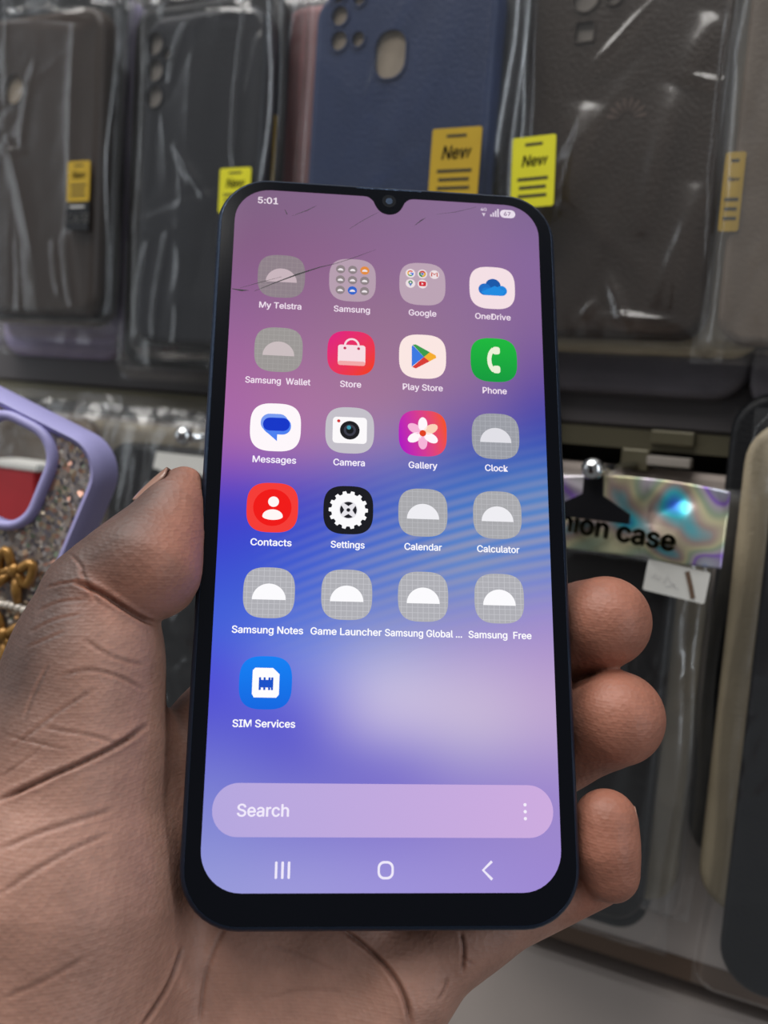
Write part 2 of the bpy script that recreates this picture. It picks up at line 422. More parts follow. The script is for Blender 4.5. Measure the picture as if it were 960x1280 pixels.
def bag_mesh(w, h, t, m, seed, folds=(), mx=.007, mt=.010, mb_=.006, amp=.0011, n=34, gap=.0016, vert=.5):
    rng = np.random.default_rng(seed)
    nx, nz = 64, 120
    nx, nz = 90, 150
    xs = np.linspace(-w/2-mx, w/2+mx, nx); zs = np.linspace(-h/2-mb_, h/2+mt, nz)
    X, Z = np.meshgrid(xs, zs)
    dx = np.maximum(np.abs(X)-w/2+.001, 0)/mx; dz = np.where(Z > 0, np.maximum(Z-h/2+.001, 0)/mt, np.maximum(-Z-h/2+.001, 0)/mb_)
    s = np.clip(np.hypot(dx, dz), 0, 1)
    prof = 1-np.sqrt(np.clip(1-s**1.5, 0, 1))
    Y = -gap+(t*.75+gap)*prof
    cr = crinkle(X, Z, w, h, rng, n, amp, vert)
    cr = np.where(s > 0, cr, np.maximum(np.minimum(cr, gap*.8), -.004))
    for (x0, z0, x1, z1, wd, am) in folds:
        L = math.hypot(x1-x0, z1-z0); dx_, dz_ = (x1-x0)/L, (z1-z0)/L
        u = ((X-x0)*dx_+(Z-z0)*dz_)/L; q = (X-x0)*dz_-(Z-z0)*dx_
        Y -= am*np.exp(-np.abs(q/wd)**1.4)*np.sin(math.pi*np.clip(u, 0, 1))**.7*(u > -.02)*(u < 1.02)
    Y = Y-np.abs(cr)*.8-.0004+cr*.2*(s > .3)
    up = np.clip((Z-h/2+.0005)/.003, 0, 1)
    if mt > .02: Y = Y+up*crinkle(X, Z-h/2-mt/2, w, mt*1.6, np.random.default_rng(seed+7), 70, .0042, .3)
    Xo = X+.0012*np.sin(Z*70+seed)*s
    mbu = MB(); v = np.stack([Xo, Y, Z], -1).reshape(-1, 3)
    f = [[j*nx+i, j*nx+i+1, (j+1)*nx+i+1, (j+1)*nx+i] for j in range(nz-1) for i in range(nx-1)]
    mbu.add(v, f, m)
    return mbu
def plate(mb, pts, y, t, m):                        # flat outline standing in the local x-z plane
    flat, tri = tess([pts]); n = len(pts)
    mb.add([(p[0], y, p[1]) for p in flat], tri, m)
    loft(mb, [[(p[0], y, p[1]) for p in pts], [(p[0], y+t, p[1]) for p in pts]], m)
def print_text(mb, body, size, cx, cz, y, m, bold=.012, shear=0, t=.00005, squeeze=1, rot=0):
    v, f = text2d(body, size, bold, shear); c, s = math.cos(rot), math.sin(rot)
    mb.add([(cx+(p[0]*c*squeeze-p[1]*s), y-t, cz+(p[0]*s*squeeze+p[1]*c)) for p in v], f, m)

UP = 'packaged phone cases on the upper hooks'; LOW = 'packaged phone cases on the lower hooks'
# local fx, fz: offsets from the case centre in metres
def packaged(label, centre, w, h, mat, t=.0095, r=.010, holes=(), card='card', seed=1, tilt=0, swing=0, group=UP,
             bag=True, film='film', bagkw={}, stickers=(), emblem=None, name='phone_case'):
    mw = frame_at(centre, tilt, swing)
    e = empty(name, mw); tag(e, label, 'phone case', group)
    hl = [list(q) for q in holes]
    I = mw
    shell_mesh(w, h, t, r, hl, M[mat]).build('shell', e, mw=I, autosmooth=40)
    if hl and card:
        mb = MB(); y = .0017
        plate(mb, rrect(w-.006, h-.006, r-.003, 6), y, .001, M[card]); mb.build('insert_card', e, mw=I, smooth=False)
    if emblem: emblem(e, I)
    if bag:
        bag_mesh(w, h, t, M[film], seed, **bagkw).build('bag', e, mw=I)
    for s in stickers: s(e, I)
    return e
def yellow_sticker(px_w, px_h, cx, cz, m='amber', black_below=False, tilt=0, y=-.0045):
    def f(e, I):
        mb = MB(); w, h = px_w, px_h
        c, s = math.cos(tilt), math.sin(tilt)
        pts = [(cx+c*a-s*b, cz+s*a+c*b) for a, b in rrect(w, h, .0008, 3)]
        plate(mb, pts, y, .0002, M[m])
        print_text(mb, 'New', w*.38, cx, cz+h*.16, y, M['ink'], .03, .2, squeeze=.85, rot=tilt)
        for k, ww in ((-.12, .7), (-.24, .62), (-.36, .66)):
            q = [(cx+c*a-s*b, cz+s*a+c*b) for a, b in [(-w*ww/2, h*k), (w*ww/2, h*k), (w*ww/2, h*k+h*.045), (-w*ww/2, h*k+h*.045)]]
            plate(mb, q, y-.0001, .0001, M['ink'])
        q = [(cx+c*a-s*b, cz+s*a+c*b) for a, b in [(-w*.2, h*.37), (w*.2, h*.37), (w*.2, h*.41), (-w*.2, h*.41)]]
        plate(mb, q, y-.0001, .0001, M['ink'])
        o = mb.build('sticker', e, mw=I, smooth=False); o['label'] = 'yellow sticker reading New'
        if black_below:
            mb = MB(); zc = cz-h/2-.006
            plate(mb, rrect(w*1.02, .0115, .0004, 3, cx, zc), y, .0002, M['blackpl'])
            print_text(mb, 'CASE', .0058, cx+.0005, zc-.0008, y, M['white_ink'], .01, squeeze=.95)
            plate(mb, [(cx-w*.35, zc+.0035), (cx+w*.3, zc+.0035), (cx+w*.3, zc+.0043), (cx-w*.35, zc+.0043)], y-.0001, .0001, M['white_ink'])
            o = mb.build('sticker', e, mw=I, smooth=False); o['label'] = 'black sticker strip reading CASE'
    return f
def ctr(x0px, y0px, x1px, off, w=None, h=.160, anchor='top', ypx=None):
    """centre of a case whose left (or right) edge is seen at a given spot of the wall"""
    a = onwall(x0px, y0px, off); return a
def rel(c, px, py, off):
    p = onwall(px, py, off); return (p[0]-c[0], p[2]-c[2])
def from_edges(right=None, left=None, top=None, bottom=None, w=.075, h=.160, off=.03):
    if right is not None: x = onwall(*right, off)[0]-w/2
    else: x = onwall(*left, off)[0]+w/2
    if top is not None: z = onwall(*top, off)[2]-h/2
    else: z = onwall(*bottom, off)[2]+h/2
    return np.array([x, CW-off, z])

# case A: far left brown-black
off = .034; c = from_edges(right=(124, 150), top=(60, 14), w=.076, h=.134, off=off)
c = from_edges(right=(124, 150), bottom=(60, 392), w=.076, h=onwall(60, 14, off)[2]-onwall(60, 392, off)[2], off=off)
hA = onwall(60, 14, off)[2]-onwall(60, 392, off)[2]
q = rel(c, 18, 112, off); s_ = rel(c, 99, 227, off+.004)
packaged('brown-black phone case at far left with one round hole and an amber sticker', c, .076, hA, 'c_brown', holes=[ellipse(q[0], q[1], .0058, .0062)], seed=11,
         stickers=[yellow_sticker(.0125, .0165, s_[0], s_[1], 'amber', True)], bagkw=dict(n=13, mt=.03, amp=.001, folds=[(*rel(c, *a, off), *rel(c, *b, off), wd, am) for a, b, wd, am in (((86, 290), (95, 385), .0014, .0016), ((-5, 192), (40, 190), .001, .0009), ((70, 300), (78, 370), .001, .001), ((-10, 22), (118, 18), .002, .003), ((20, 8), (120, 30), .0015, .003))]))
for k, (rx, by, off, mt, lb) in enumerate([(140, 405, .024, 'c_black', 'black phone case just behind the brown-black case at far left'),
                                        (166, 428, .014, 'c_lav', 'dusty lavender phone case in a bag, between the brown-black and navy-black cases'),
                                        (160, 446, .004, 'c_lav', 'lowest lavender phone case, under the other lavender one at left')]):
    h = .150; c = from_edges(right=(rx, 200), bottom=(60, by), w=.078, h=h, off=off)
    packaged(lb, c, .078, h, mt, t=.008, r=.012, seed=20+k, bag=(k != 2), bagkw=dict(n=22), film='film_soft' if k == 1 else 'film')

# case B: navy black
off = .036; hB = onwall(250, 12, off)[2]-onwall(250, 432, off)[2]
xl, xr = onwall(174, 200, off)[0], onwall(323, 200, off)[0]
c = np.array([(xl+xr)/2, CW-off, (onwall(250, 12, off)[2]+onwall(250, 432, off)[2])/2])
hl = [ellipse(*rel(c, x, y, off), rr, rr*1.02) for x, y, rr in ((194, 55, .0042), (194, 88, .0042), (193, 121, .0042), (209, 67, .0022))]
s_ = rel(c, 294, 238, off+.004)
packaged('navy-black phone case with three stacked camera holes in a crinkled clear bag', c, xr-xl, hB, 'c_navyblack', holes=hl, card='card_pale', seed=31,
         stickers=[yellow_sticker(.0145, .0165, s_[0], s_[1], 'yellow')], bagkw=dict(n=16, amp=.001, mx=.005, mt=.03, folds=[(*rel(c, *a, off), *rel(c, *b, off), wd, am) for a, b, wd, am in (((314, 6), (298, 215), .0016, .0028), ((240, 25), (215, 110), .002, .0012), ((175, 30), (250, 5), .0018, .003), ((180, 14), (330, 22), .0012, .002), ((190, 300), (175, 425), .0018, .0014), ((215, 290), (195, 425), .0014, .0014), ((330, 40), (310, 140), .001, .002), ((220, 180), (270, 260), .002, .001))]))
c2 = from_edges(right=(347, 150), bottom=(250, 462), w=.076, h=.148, off=.022)
packaged('black phone case behind the navy-black one, its edge showing at right', c2, .076, .148, 'c_black', t=.010, seed=33, bagkw=dict(n=20),
         stickers=[yellow_sticker(.007, .026, *rel(c2, 334, 187, .0265), 'amber', y=-.0042)])

# case C: denim blue
off = .036; h = .160
xl, xr = onwall(388, 120, off)[0], onwall(612, 120, off)[0]
c = np.array([(xl+xr)/2, CW-off, onwall(490, -22, off)[2]-h/2])
hl = [ellipse(*rel(c, x, y, off), rr) for x, y, rr in ((425, 20, .0034), (424, 51, .0034), (448, 49, .0026), (450, -3, .0026), (424, -8, .0034))]
q = rel(c, 488, 68, off); hl.append(rrect(.0122, .0163, .0055, 6, *q))
s_ = rel(c, 569, 205, off+.004)
packaged('denim blue phone case with an oval fingerprint hole in a clear bag', c, xr-xl, h, 'c_blue', t=.011, holes=hl, seed=41,
         stickers=[yellow_sticker(.0182, .0235, s_[0], s_[1], 'amber')], bagkw=dict(n=18, amp=.0007, mx=.009))
for k, (rx, off, mt, lb, fl) in enumerate([(648, .026, 'c_black', 'black phone case just behind the denim blue one', 'film'),
                                         (690, .018, 'c_clear', 'brownish clear phone case with its edge showing right of the denim blue one', 'film_soft'),
                                         (712, .010, 'c_blue', 'second blue phone case, only a strip showing left of the umber case', 'film')]):
    cc = from_edges(right=(rx, 150), top=(600, -40), w=.076, h=.158, off=off)
    packaged(lb, cc, .076, .158, mt, t=.007, seed=44+k, bagkw=dict(n=30, mx=.004), film=fl)
cc = from_edges(left=(346, 120), top=(370, 8), w=.070, h=.150, off=.016)
packaged('dusty pink phone case in a bag, a strip showing left of the denim blue one', cc, .070, .150, 'c_pink', t=.009, seed=48, film='film_soft', bagkw=dict(n=40, mx=.006, amp=.0014))

# case D: umber with a petal mark
off = .022; h = .160
xr = onwall(908, 150, off)[0]; w = .073
c = np.array([xr-w/2, CW-off, onwall(800, 424, off)[2]+h/2])
hl = [rrect(.0062, .0062, .0007, 3, *rel(c, 731, 40, off)), ellipse(*rel(c, 733, -2, off), .0042), ellipse(*rel(c, 768, -4, off), .0024)]
em = rel(c, 783, 148, off)
def petals(e, I):
    mb = MB()
    for k in range(8):
        a = math.radians(8+k*164/7); L0 = .0068
        d = (math.cos(a), math.sin(a)); nn = (-d[1], d[0])
        pts = []
        for t, wd in ((.3, .015), (.5, .06), (.75, .12), (.93, .08), (1, .02), (.93, -.08), (.75, -.12), (.5, -.06), (.3, -.015)):
            pts.append((em[0]+L0*(t*d[0]+wd*nn[0]), em[1]+L0*(t*d[1]+wd*nn[1])))
        plate(mb, pts[::-1], -.0002, .0002, M['emboss'])
    mb.build('emblem', e, mw=I, smooth=False)
s_ = rel(c, 668, 216, off+.016)
packaged('umber phone case with a petal emblem in a crinkled clear bag', c, w, h, 'c_umber', t=.008, holes=hl, card='card_pale', seed=53, emblem=petals,
         stickers=[yellow_sticker(.0148, .0225, s_[0], s_[1], 'yellow', tilt=.05, y=-.0175)], bagkw=dict(n=22, amp=.0012, mx=.006, vert=.9, folds=[(*rel(c, *a, off), *rel(c, *b, off), wd, am) for a, b, wd, am in (((826, -5), (738, 92), .0010, .0012), ((738, 130), (703, 262), .005, .0022), ((892, 20), (850, 110), .004, .0016), ((846, 105), (800, 300), .005, .0024), ((850, 95), (912, 110), .0009, .0012), ((760, 340), (790, 420), .002, .0016), ((870, 230), (835, 420), .004, .0018), ((745, 395), (860, 405), .0012, .0015), ((720, 405), (750, 375), .0012, .0012), ((917, -20), (884, 360), .0011, .003), ((931, -20), (902, 300), .0011, .003))]))
for k, (rx, by, off, mt, lb, t_, fl) in enumerate([(884, 433, .012, 'c_black', 'black phone case directly behind the umber case', .008, 'film'),
                                            (940, 497, .002, 'c_grey', 'smoke grey phone case hanging lowest under the umber case', .0018, 'film')]):
    cc = from_edges(right=(rx, 430 if k == 0 else 480), bottom=(820, by), w=.077, h=.152, off=off+(.0 if k == 0 else .006))
    packaged(lb, cc, .077, .152, mt, t=.0075, r=.013, seed=56+k, bag=(k == 0), bagkw=dict(n=20, mb_=.004))
cc = from_edges(right=(952, 430), bottom=(820, 444), w=.086, h=.150, off=.0155)
packaged('taupe phone case, its lower rim a thin line under the umber case', cc, .086, .150, 'c_taupe', t=.004, r=.010, seed=59, bag=False)
# case E: far right clear brownish
cc = from_edges(left=(916, 200), bottom=(940, 432), w=.074, h=.150, off=.026)
sE = rel(cc, 912, 235, .032)
packaged('brownish clear phone case in a milky bag at the far right edge', cc, .074, .150, 'c_clear', t=.010, seed=61, film='film_soft', bagkw=dict(n=50, mx=.007, amp=.0014, vert=.8),
         stickers=[yellow_sticker(.006, .024, sE[0], sE[1], 'amber', y=-.0008)])
cc = from_edges(left=(936, 470), bottom=(960, 528), w=.077, h=.150, off=.012)
packaged('smoke grey phone case behind the brownish clear one at far right', cc, .077, .150, 'c_grey', t=.008, r=.014, seed=63, bag=False)

# ---- lower row
def hook(px, py, off, label, arm=.09, up=True):
    p = onwall(px, py, off); e = empty('display_hook', Matrix.Translation(Vector(p))); tag(e, label, 'hook', 'chrome display hooks')
    mw = e.matrix_world.copy(); L = off
    mb = MB(); tube(mb, [(0, 0, 0), (0, L*.5, -.0005), (0, L*.96, .0)], .0016, M['chrome']); mb.build('rod', e, mw=mw)
    mb = MB(); ball(mb, (0, -.001, .0005), .0036, M['chrome']); mb.build('ball_end', e, mw=mw)
    mb = MB(); box(mb, -.005, .005, L-.003, L-.0005, -.002, .006, M['lip_metal'], .0008); mb.build('wall_clip', e, mw=mw, smooth=False)
    return e
hook(742, 588, .055, 'chrome hook with a bright ball end, holding the holographic bag at right')
hook(232, 546, .058, 'chrome hook with a bright ball end, left of the smartphone')
p = onwall(840, 562, .002)
e = empty('wall_bracket', Matrix.Translation(Vector(p))); tag(e, 'small metal bracket clipped into the olive strip above the holographic bag', 'bracket')
mb = MB(); box(mb, -.0075, .0075, -.002, .001, .0015, .0065, M['lip_metal'], .0006); mb.build('upper_plate', e, mw=e.matrix_world.copy(), smooth=False)
mb = MB(); box(mb, -.0075, .0075, -.0045, .001, -.006, -.0025, M['card_pale'], .0006); mb.build('lower_plate', e, mw=e.matrix_world.copy(), smooth=False)

# case F: black case in a bag with a holographic header
off = .042
zt = onwall(780, 693, off)[2]; zb = onwall(760, 1150, off)[2]; hF = zt-zb
xr = onwall(840, 760, off)[0]; w = .074
c = np.array([xr-w/2, CW-off, (zt+zb)/2]); cF = c
zh0, zh1 = onwall(800, 694, off)[2]-c[2], onwall(800, 603, off)[2]-c[2]
xh0, xh1 = onwall(700, 650, off)[0]-c[0]-.012, onwall(912, 650, off)[0]-c[0]
hkx, hkz = rel(c, 742, 600, off)
def header(e, I):
    rng = np.random.default_rng(5); nx, nz = 60, 34
    X, Z = np.meshgrid(np.linspace(xh0, xh1, nx), np.linspace(zh0, zh1, nz))
    Y = -.004-.0022*np.abs(np.sin(X*95+Z*60))-crinkle(X-(xh0+xh1)/2, Z-(zh0+zh1)/2, xh1-xh0, zh1-zh0, rng, 18, .0024, .2)
    top = Z > zh1-.006
    v = np.stack([X, Y, Z+.002*np.sin(X*60)*(Z > (zh0+zh1)/2)], -1).reshape(-1, 3)
    mb = MB(); mb.add(v, [[j*nx+i, j*nx+i+1, (j+1)*nx+i+1, (j+1)*nx+i] for j in range(nz-1) for i in range(nx-1)], M['holo'])
    o = mb.build('bag_header', e, mw=I); o['label'] = 'crinkled holographic foil header'
    sol = o.modifiers.new('Solidify', 'SOLIDIFY'); sol.thickness = .0003; sol.offset = 1
    mb = MB(); q = rel(cF, 765, 661, off+.009)
    print_text(mb, 'fashion case', .0096, q[0]-.0045, q[1], -.0092, M['ink'], .05, 0, squeeze=1.0, rot=-.06)
    o = mb.build('printed_text', e, mw=I, smooth=False); o['label'] = 'black lettering fashion case'
    mb = MB(); a = rel(cF, 743, 600, off+.01); b = rel(cF, 738, 645, off+.01)
    pts = [(a[0]-.003, a[1]+.002), (a[0]+.003, a[1]+.002), (a[0]+.0035, a[1]-.0045), (b[0]+.0125, b[1]+.002), (b[0]+.0125, b[1]-.001), (b[0]-.0115, b[1]-.001), (b[0]-.0115, b[1]+.002), (a[0]-.003, a[1]-.0045)]
    plate(mb, pts[::-1], -.0115, .0012, M['blackpl']); o = mb.build('hang_tab', e, mw=I, smooth=False); o['label'] = 'black triangular hang tab'
def fstk(e, I):
    mb = MB(); q = rel(cF, 846, 726, off+.005)
    cx, cz = q; rot = -.09; w_, h_ = .0188, .0098
    pts = [(cx+a*math.cos(rot)-b*math.sin(rot), cz+a*math.sin(rot)+b*math.cos(rot)) for a, b in rrect(w_, h_, .0006, 3)]
    plate(mb, pts, -.0062, .0002, M['white'])
    for pts_ in ([(-.0072, -.0006), (-.0064, .0008), (-.0056, -.0008), (-.0046, .0004)], [(-.0036, -.0014), (-.0026, .0012), (-.0014, -.0006), (.0002, -.0012)], [(-.0028, -.0022), (-.0008, -.0014), (.0012, -.0022)]):
        plate(mb, stroke([(cx+a*math.cos(rot)-b*math.sin(rot), cz+a*math.sin(rot)+b*math.cos(rot)) for a, b in pts_], .0007), -.0063, .0001, M['white_ink'])
    plate(mb, stroke([(cx+.003, cz+.0035), (cx+.0045, cz-.001), (cx+.0055, cz-.0045)], .0014), -.0064, .0001, M['lip'])
    o = mb.build('sticker', e, mw=I, smooth=False); o['label'] = 'white sticker with smudged grey marks'
packaged('black phone case under a crinkled holographic bag header, right of the smartphone', c, w, hF, 'c_black', t=.0075, seed=71, group=LOW,
         stickers=[header, fstk], bagkw=dict(n=80, amp=.0018, mx=.009, vert=.6, mb_=.009))
cc = from_edges(right=(876, 800), bottom=(780, 1120), w=.078, h=.136, off=.031)
packaged('taupe phone case behind the black one with the holographic header', cc, .078, .136, 'c_taupe', t=.010, seed=73, group=LOW, bagkw=dict(n=40, mx=.006, mt=.004), film='film_soft')
cc = from_edges(right=(880, 850), bottom=(780, 1165), w=.070, h=.150, off=.009)
packaged('navy phone case at the back of its hook, low beside the little finger', from_edges(right=(812, 1100), bottom=(760, 1160), w=.074, h=.150, off=.016), .074, .150, 'c_navy', t=.008, r=.012, seed=75, group=LOW, bagkw=dict(n=20), bag=False)
# case G: navy stack at the right edge
for k, (lx, by, off, mt, lb, bg_) in enumerate([(931, 1243, .040, 'c_navy', 'navy phone case in a clear bag, cut by the right edge of the view', True),
                                           (893, 1150, .030, 'c_taupe', 'taupe phone case peeking out left of the navy one at the right edge', False),
                                           (872, 1090, .014, 'c_black', 'black phone case deepest in the stack at the right edge', False)]):
    cc = from_edges(left=(lx, 900), bottom=(930, by), w=.078, h=.172 if k == 0 else .160, off=off)
    packaged(lb, cc, .078, .172 if k == 0 else .160, mt, t=.011, r=.014, seed=80+k, group=LOW, bag=bg_, bagkw=dict(n=40, amp=.0012))

# lower left: bags behind the glitter case
off = .030
xl, xr = onwall(130, 650, off)[0], onwall(330, 650, off)[0]
zt, zb = onwall(220, 560, off)[2], onwall(220, 560, off)[2]-.165
c = np.array([(xl+xr)/2, CW-off, (zt+zb)/2]); cI = c
def istk(e, I):
    mb = MB(); q = rel(cI, 232, 579, off+.004); rng = random.Random(4)
    pts = [(q[0]-.0145, q[1]+.0035), (q[0]-.016, q[1]-.0035)]
    for i in range(12): pts.append((q[0]-.014+i*.0027, q[1]-.0035-(.0018 if i % 2 else 0)*rng.uniform(.4, 1.2)))
    pts += [(q[0]+.017, q[1]-.003), (q[0]+.017, q[1]+.0035)]
    plate(mb, pts, -.0052, .0002, M['white']); o = mb.build('header_card', e, mw=I, smooth=False); o['label'] = 'white header card with a ragged lower edge'
packaged('dark phone case in a crinkled bag, white header card, just above the thumb tip', c, xr-xl, zt-zb, 'c_black', t=.012, seed=91, group=LOW, stickers=[istk],
         bagkw=dict(n=90, amp=.0026, mx=.010, mt=.016), film='film')
for k, (lx, ty, off, mt, lb) in enumerate([(95, 530, .018, 'c_taupe', 'taupe phone case in a bag behind the lavender glitter case'),
                                        (-30, 520, .024, 'c_clear', 'brownish clear phone case in a crinkled bag at left behind the glitter case')]):
    cc = from_edges(left=(lx, 650), top=(lx+80, ty), w=.074, h=.150, off=off)
    packaged(lb, cc, .074, .150, mt, t=.010, seed=95+k, group=LOW, bagkw=dict(n=80, amp=.003, mx=.008, mt=.012), film='film_soft')
# red box seen through the glitter case's camera opening
p = onwall(18, 612, .046)
e = empty('accessory_box', Matrix.Translation(Vector(p))); tag(e, 'small red box with a white top band, seen through the camera opening', 'box')
mb = MB(); box(mb, -.014, .0115, 0, .016, -.022, .009, M['red'], .0006); mb.build('carton', e, mw=e.matrix_world.copy(), smooth=False)
mb = MB(); box(mb, -.016, .0135, -.0006, .0166, .0092, .0122, M['white'], .0004); mb.build('top_band', e, mw=e.matrix_world.copy(), smooth=False)

# ------------------------------------------------------------------ lavender glitter case (nearer, hanging at an angle)
def glitter_case():
    # corner of the case near pixel (137,575); the top edge falls 27 degrees to the right
    D = .285
    n_c = np.array([.20, -.05, .978]); n_c /= np.linalg.norm(n_c)      # facing slightly to the left of the camera axis
    o_c = ray(137, 566)*D
    def pl(px, py):
        r = ray(px, py); return r*((n_c@o_c)/(n_c@r))
    ex = pl(137, 566)-pl(12, 503); ex /= np.linalg.norm(ex)
    ez = -(pl(82, 690)-pl(137, 566)); ez -= ex*(ex@ez); ez /= np.linalg.norm(ez)
    ey = np.cross(ez, ex); 
    w, h, t, r = .080, .166, .011, .013
    cen = o_c-ex*(w/2-.001)-ez*(h/2-.001)
    mw = Matrix.Identity(4)
    A = R_CW @ np.stack([ex, ey, ez], 1)
    for i in range(3):
        for j in range(3): mw[i][j] = A[i][j]
        mw[i][3] = c2w(cen)[i]
    L2 = lambda px, py: (float((pl(px, py)-cen)@ex), float((pl(px, py)-cen)@ez))
    e = empty('phone_case', mw); tag(e, 'lavender rimmed glitter phone case with gold charms, tilted at the left edge', 'phone case', 'decorated cases')
    P = lambda pts, y: [(p[0], y, p[1]) for p in pts]
    hx_, hz_ = L2(8, 588); hole = rrect(.0232, .0285, .0085, 8, hx_, hz_)
    hx_ = hx_-.002
    # back plate of glitter gel
    mb = MB(); b = .0032
    out = rrect(w-2*b, h-2*b, r-b, 8); flat, tri = tess([out, hole])
    mb.add(P(flat, .0008), tri, M['glitter']); mb.add(P(flat, .0024), [q[::-1] for q in tri], M['glitter'])
    loft(mb, [P(hole, .0008), P(hole, .0024)], M['glitter'])
    mb.build('glitter_back', e, mw=mw, autosmooth=40)
    mb = MB()
    prof = [(b+.0006, .0025), (b+.0002, .0002), (b-.0012, -.0008), (.0012, .0002), (0, .003), (0, t), (.0016, t), (.002, .0025)]
    rings = [P(rrect(w-2*i, h-2*i, max(r-i, .002), 8), y) for i, y in prof]; rings.append(rings[0])
    loft(mb, rings, M['lavender']); o = mb.build('bumper', e, mw=mw, autosmooth=60); o['label'] = 'lavender silicone bumper'
    mb = MB(); rings = []
    for i, y in ((.0, .0028), (.0, -.0012), (.0008, -.002), (.002, -.002), (.0028, -.001), (.0028, .0012)):
        rings.append(P(rrect(.0232+2*i, .0285+2*i, .0085+i, 8, hx_+.002, hz_), y))
    loft(mb, rings, M['lavender']); mb.build('camera_ring', e, mw=mw)
    # gold bow and pearl chain charms
    for (px, py, s) in ((22, 712, 1.0), (8, 792, 1.1)):
        mb = MB(); cx, cz = L2(px, py); rng = random.Random(px)
        for sg in (-1, 1):                           # two loops and two tails of a bow
            lp = [(cx+sg*(.0004+.0048*s*math.sin(t)*(1 if t < math.pi else 0)+.0005), -.0016-.0006*math.sin(t*2), cz+.0046*s*math.sin(t)*math.cos(t)*1.5+.0012*s*math.sin(t)) for t in np.linspace(.05, math.pi-.05, 14)]
            tube(mb, lp, .0015*s, M['gold'], 8)
            tube(mb, [(cx+sg*.0006, -.001, cz-.0012*s), (cx+sg*.0030*s, -.0016, cz-.0052*s), (cx+sg*.0046*s, -.001, cz-.0088*s)], [.0012*s, .0017*s, .0012*s], M['gold'], 8)
        ball(mb, (cx, -.0022, cz), .0020*s, M['gold'], 10, 6, (1, .8, 1.1))
        o = mb.build('gold_charm', e, mw=mw)
    mb = MB()
    for k in range(11):
        t_ = k/10; cx, cz = L2(-30+70*t_, 757-4*math.sin(t_*2.2)+12*t_**3)
        ball(mb, (cx, -.0012, cz), .0014, M['pearl'], 10, 6)
    mb.build('pearl_chain', e, mw=mw)
glitter_case()

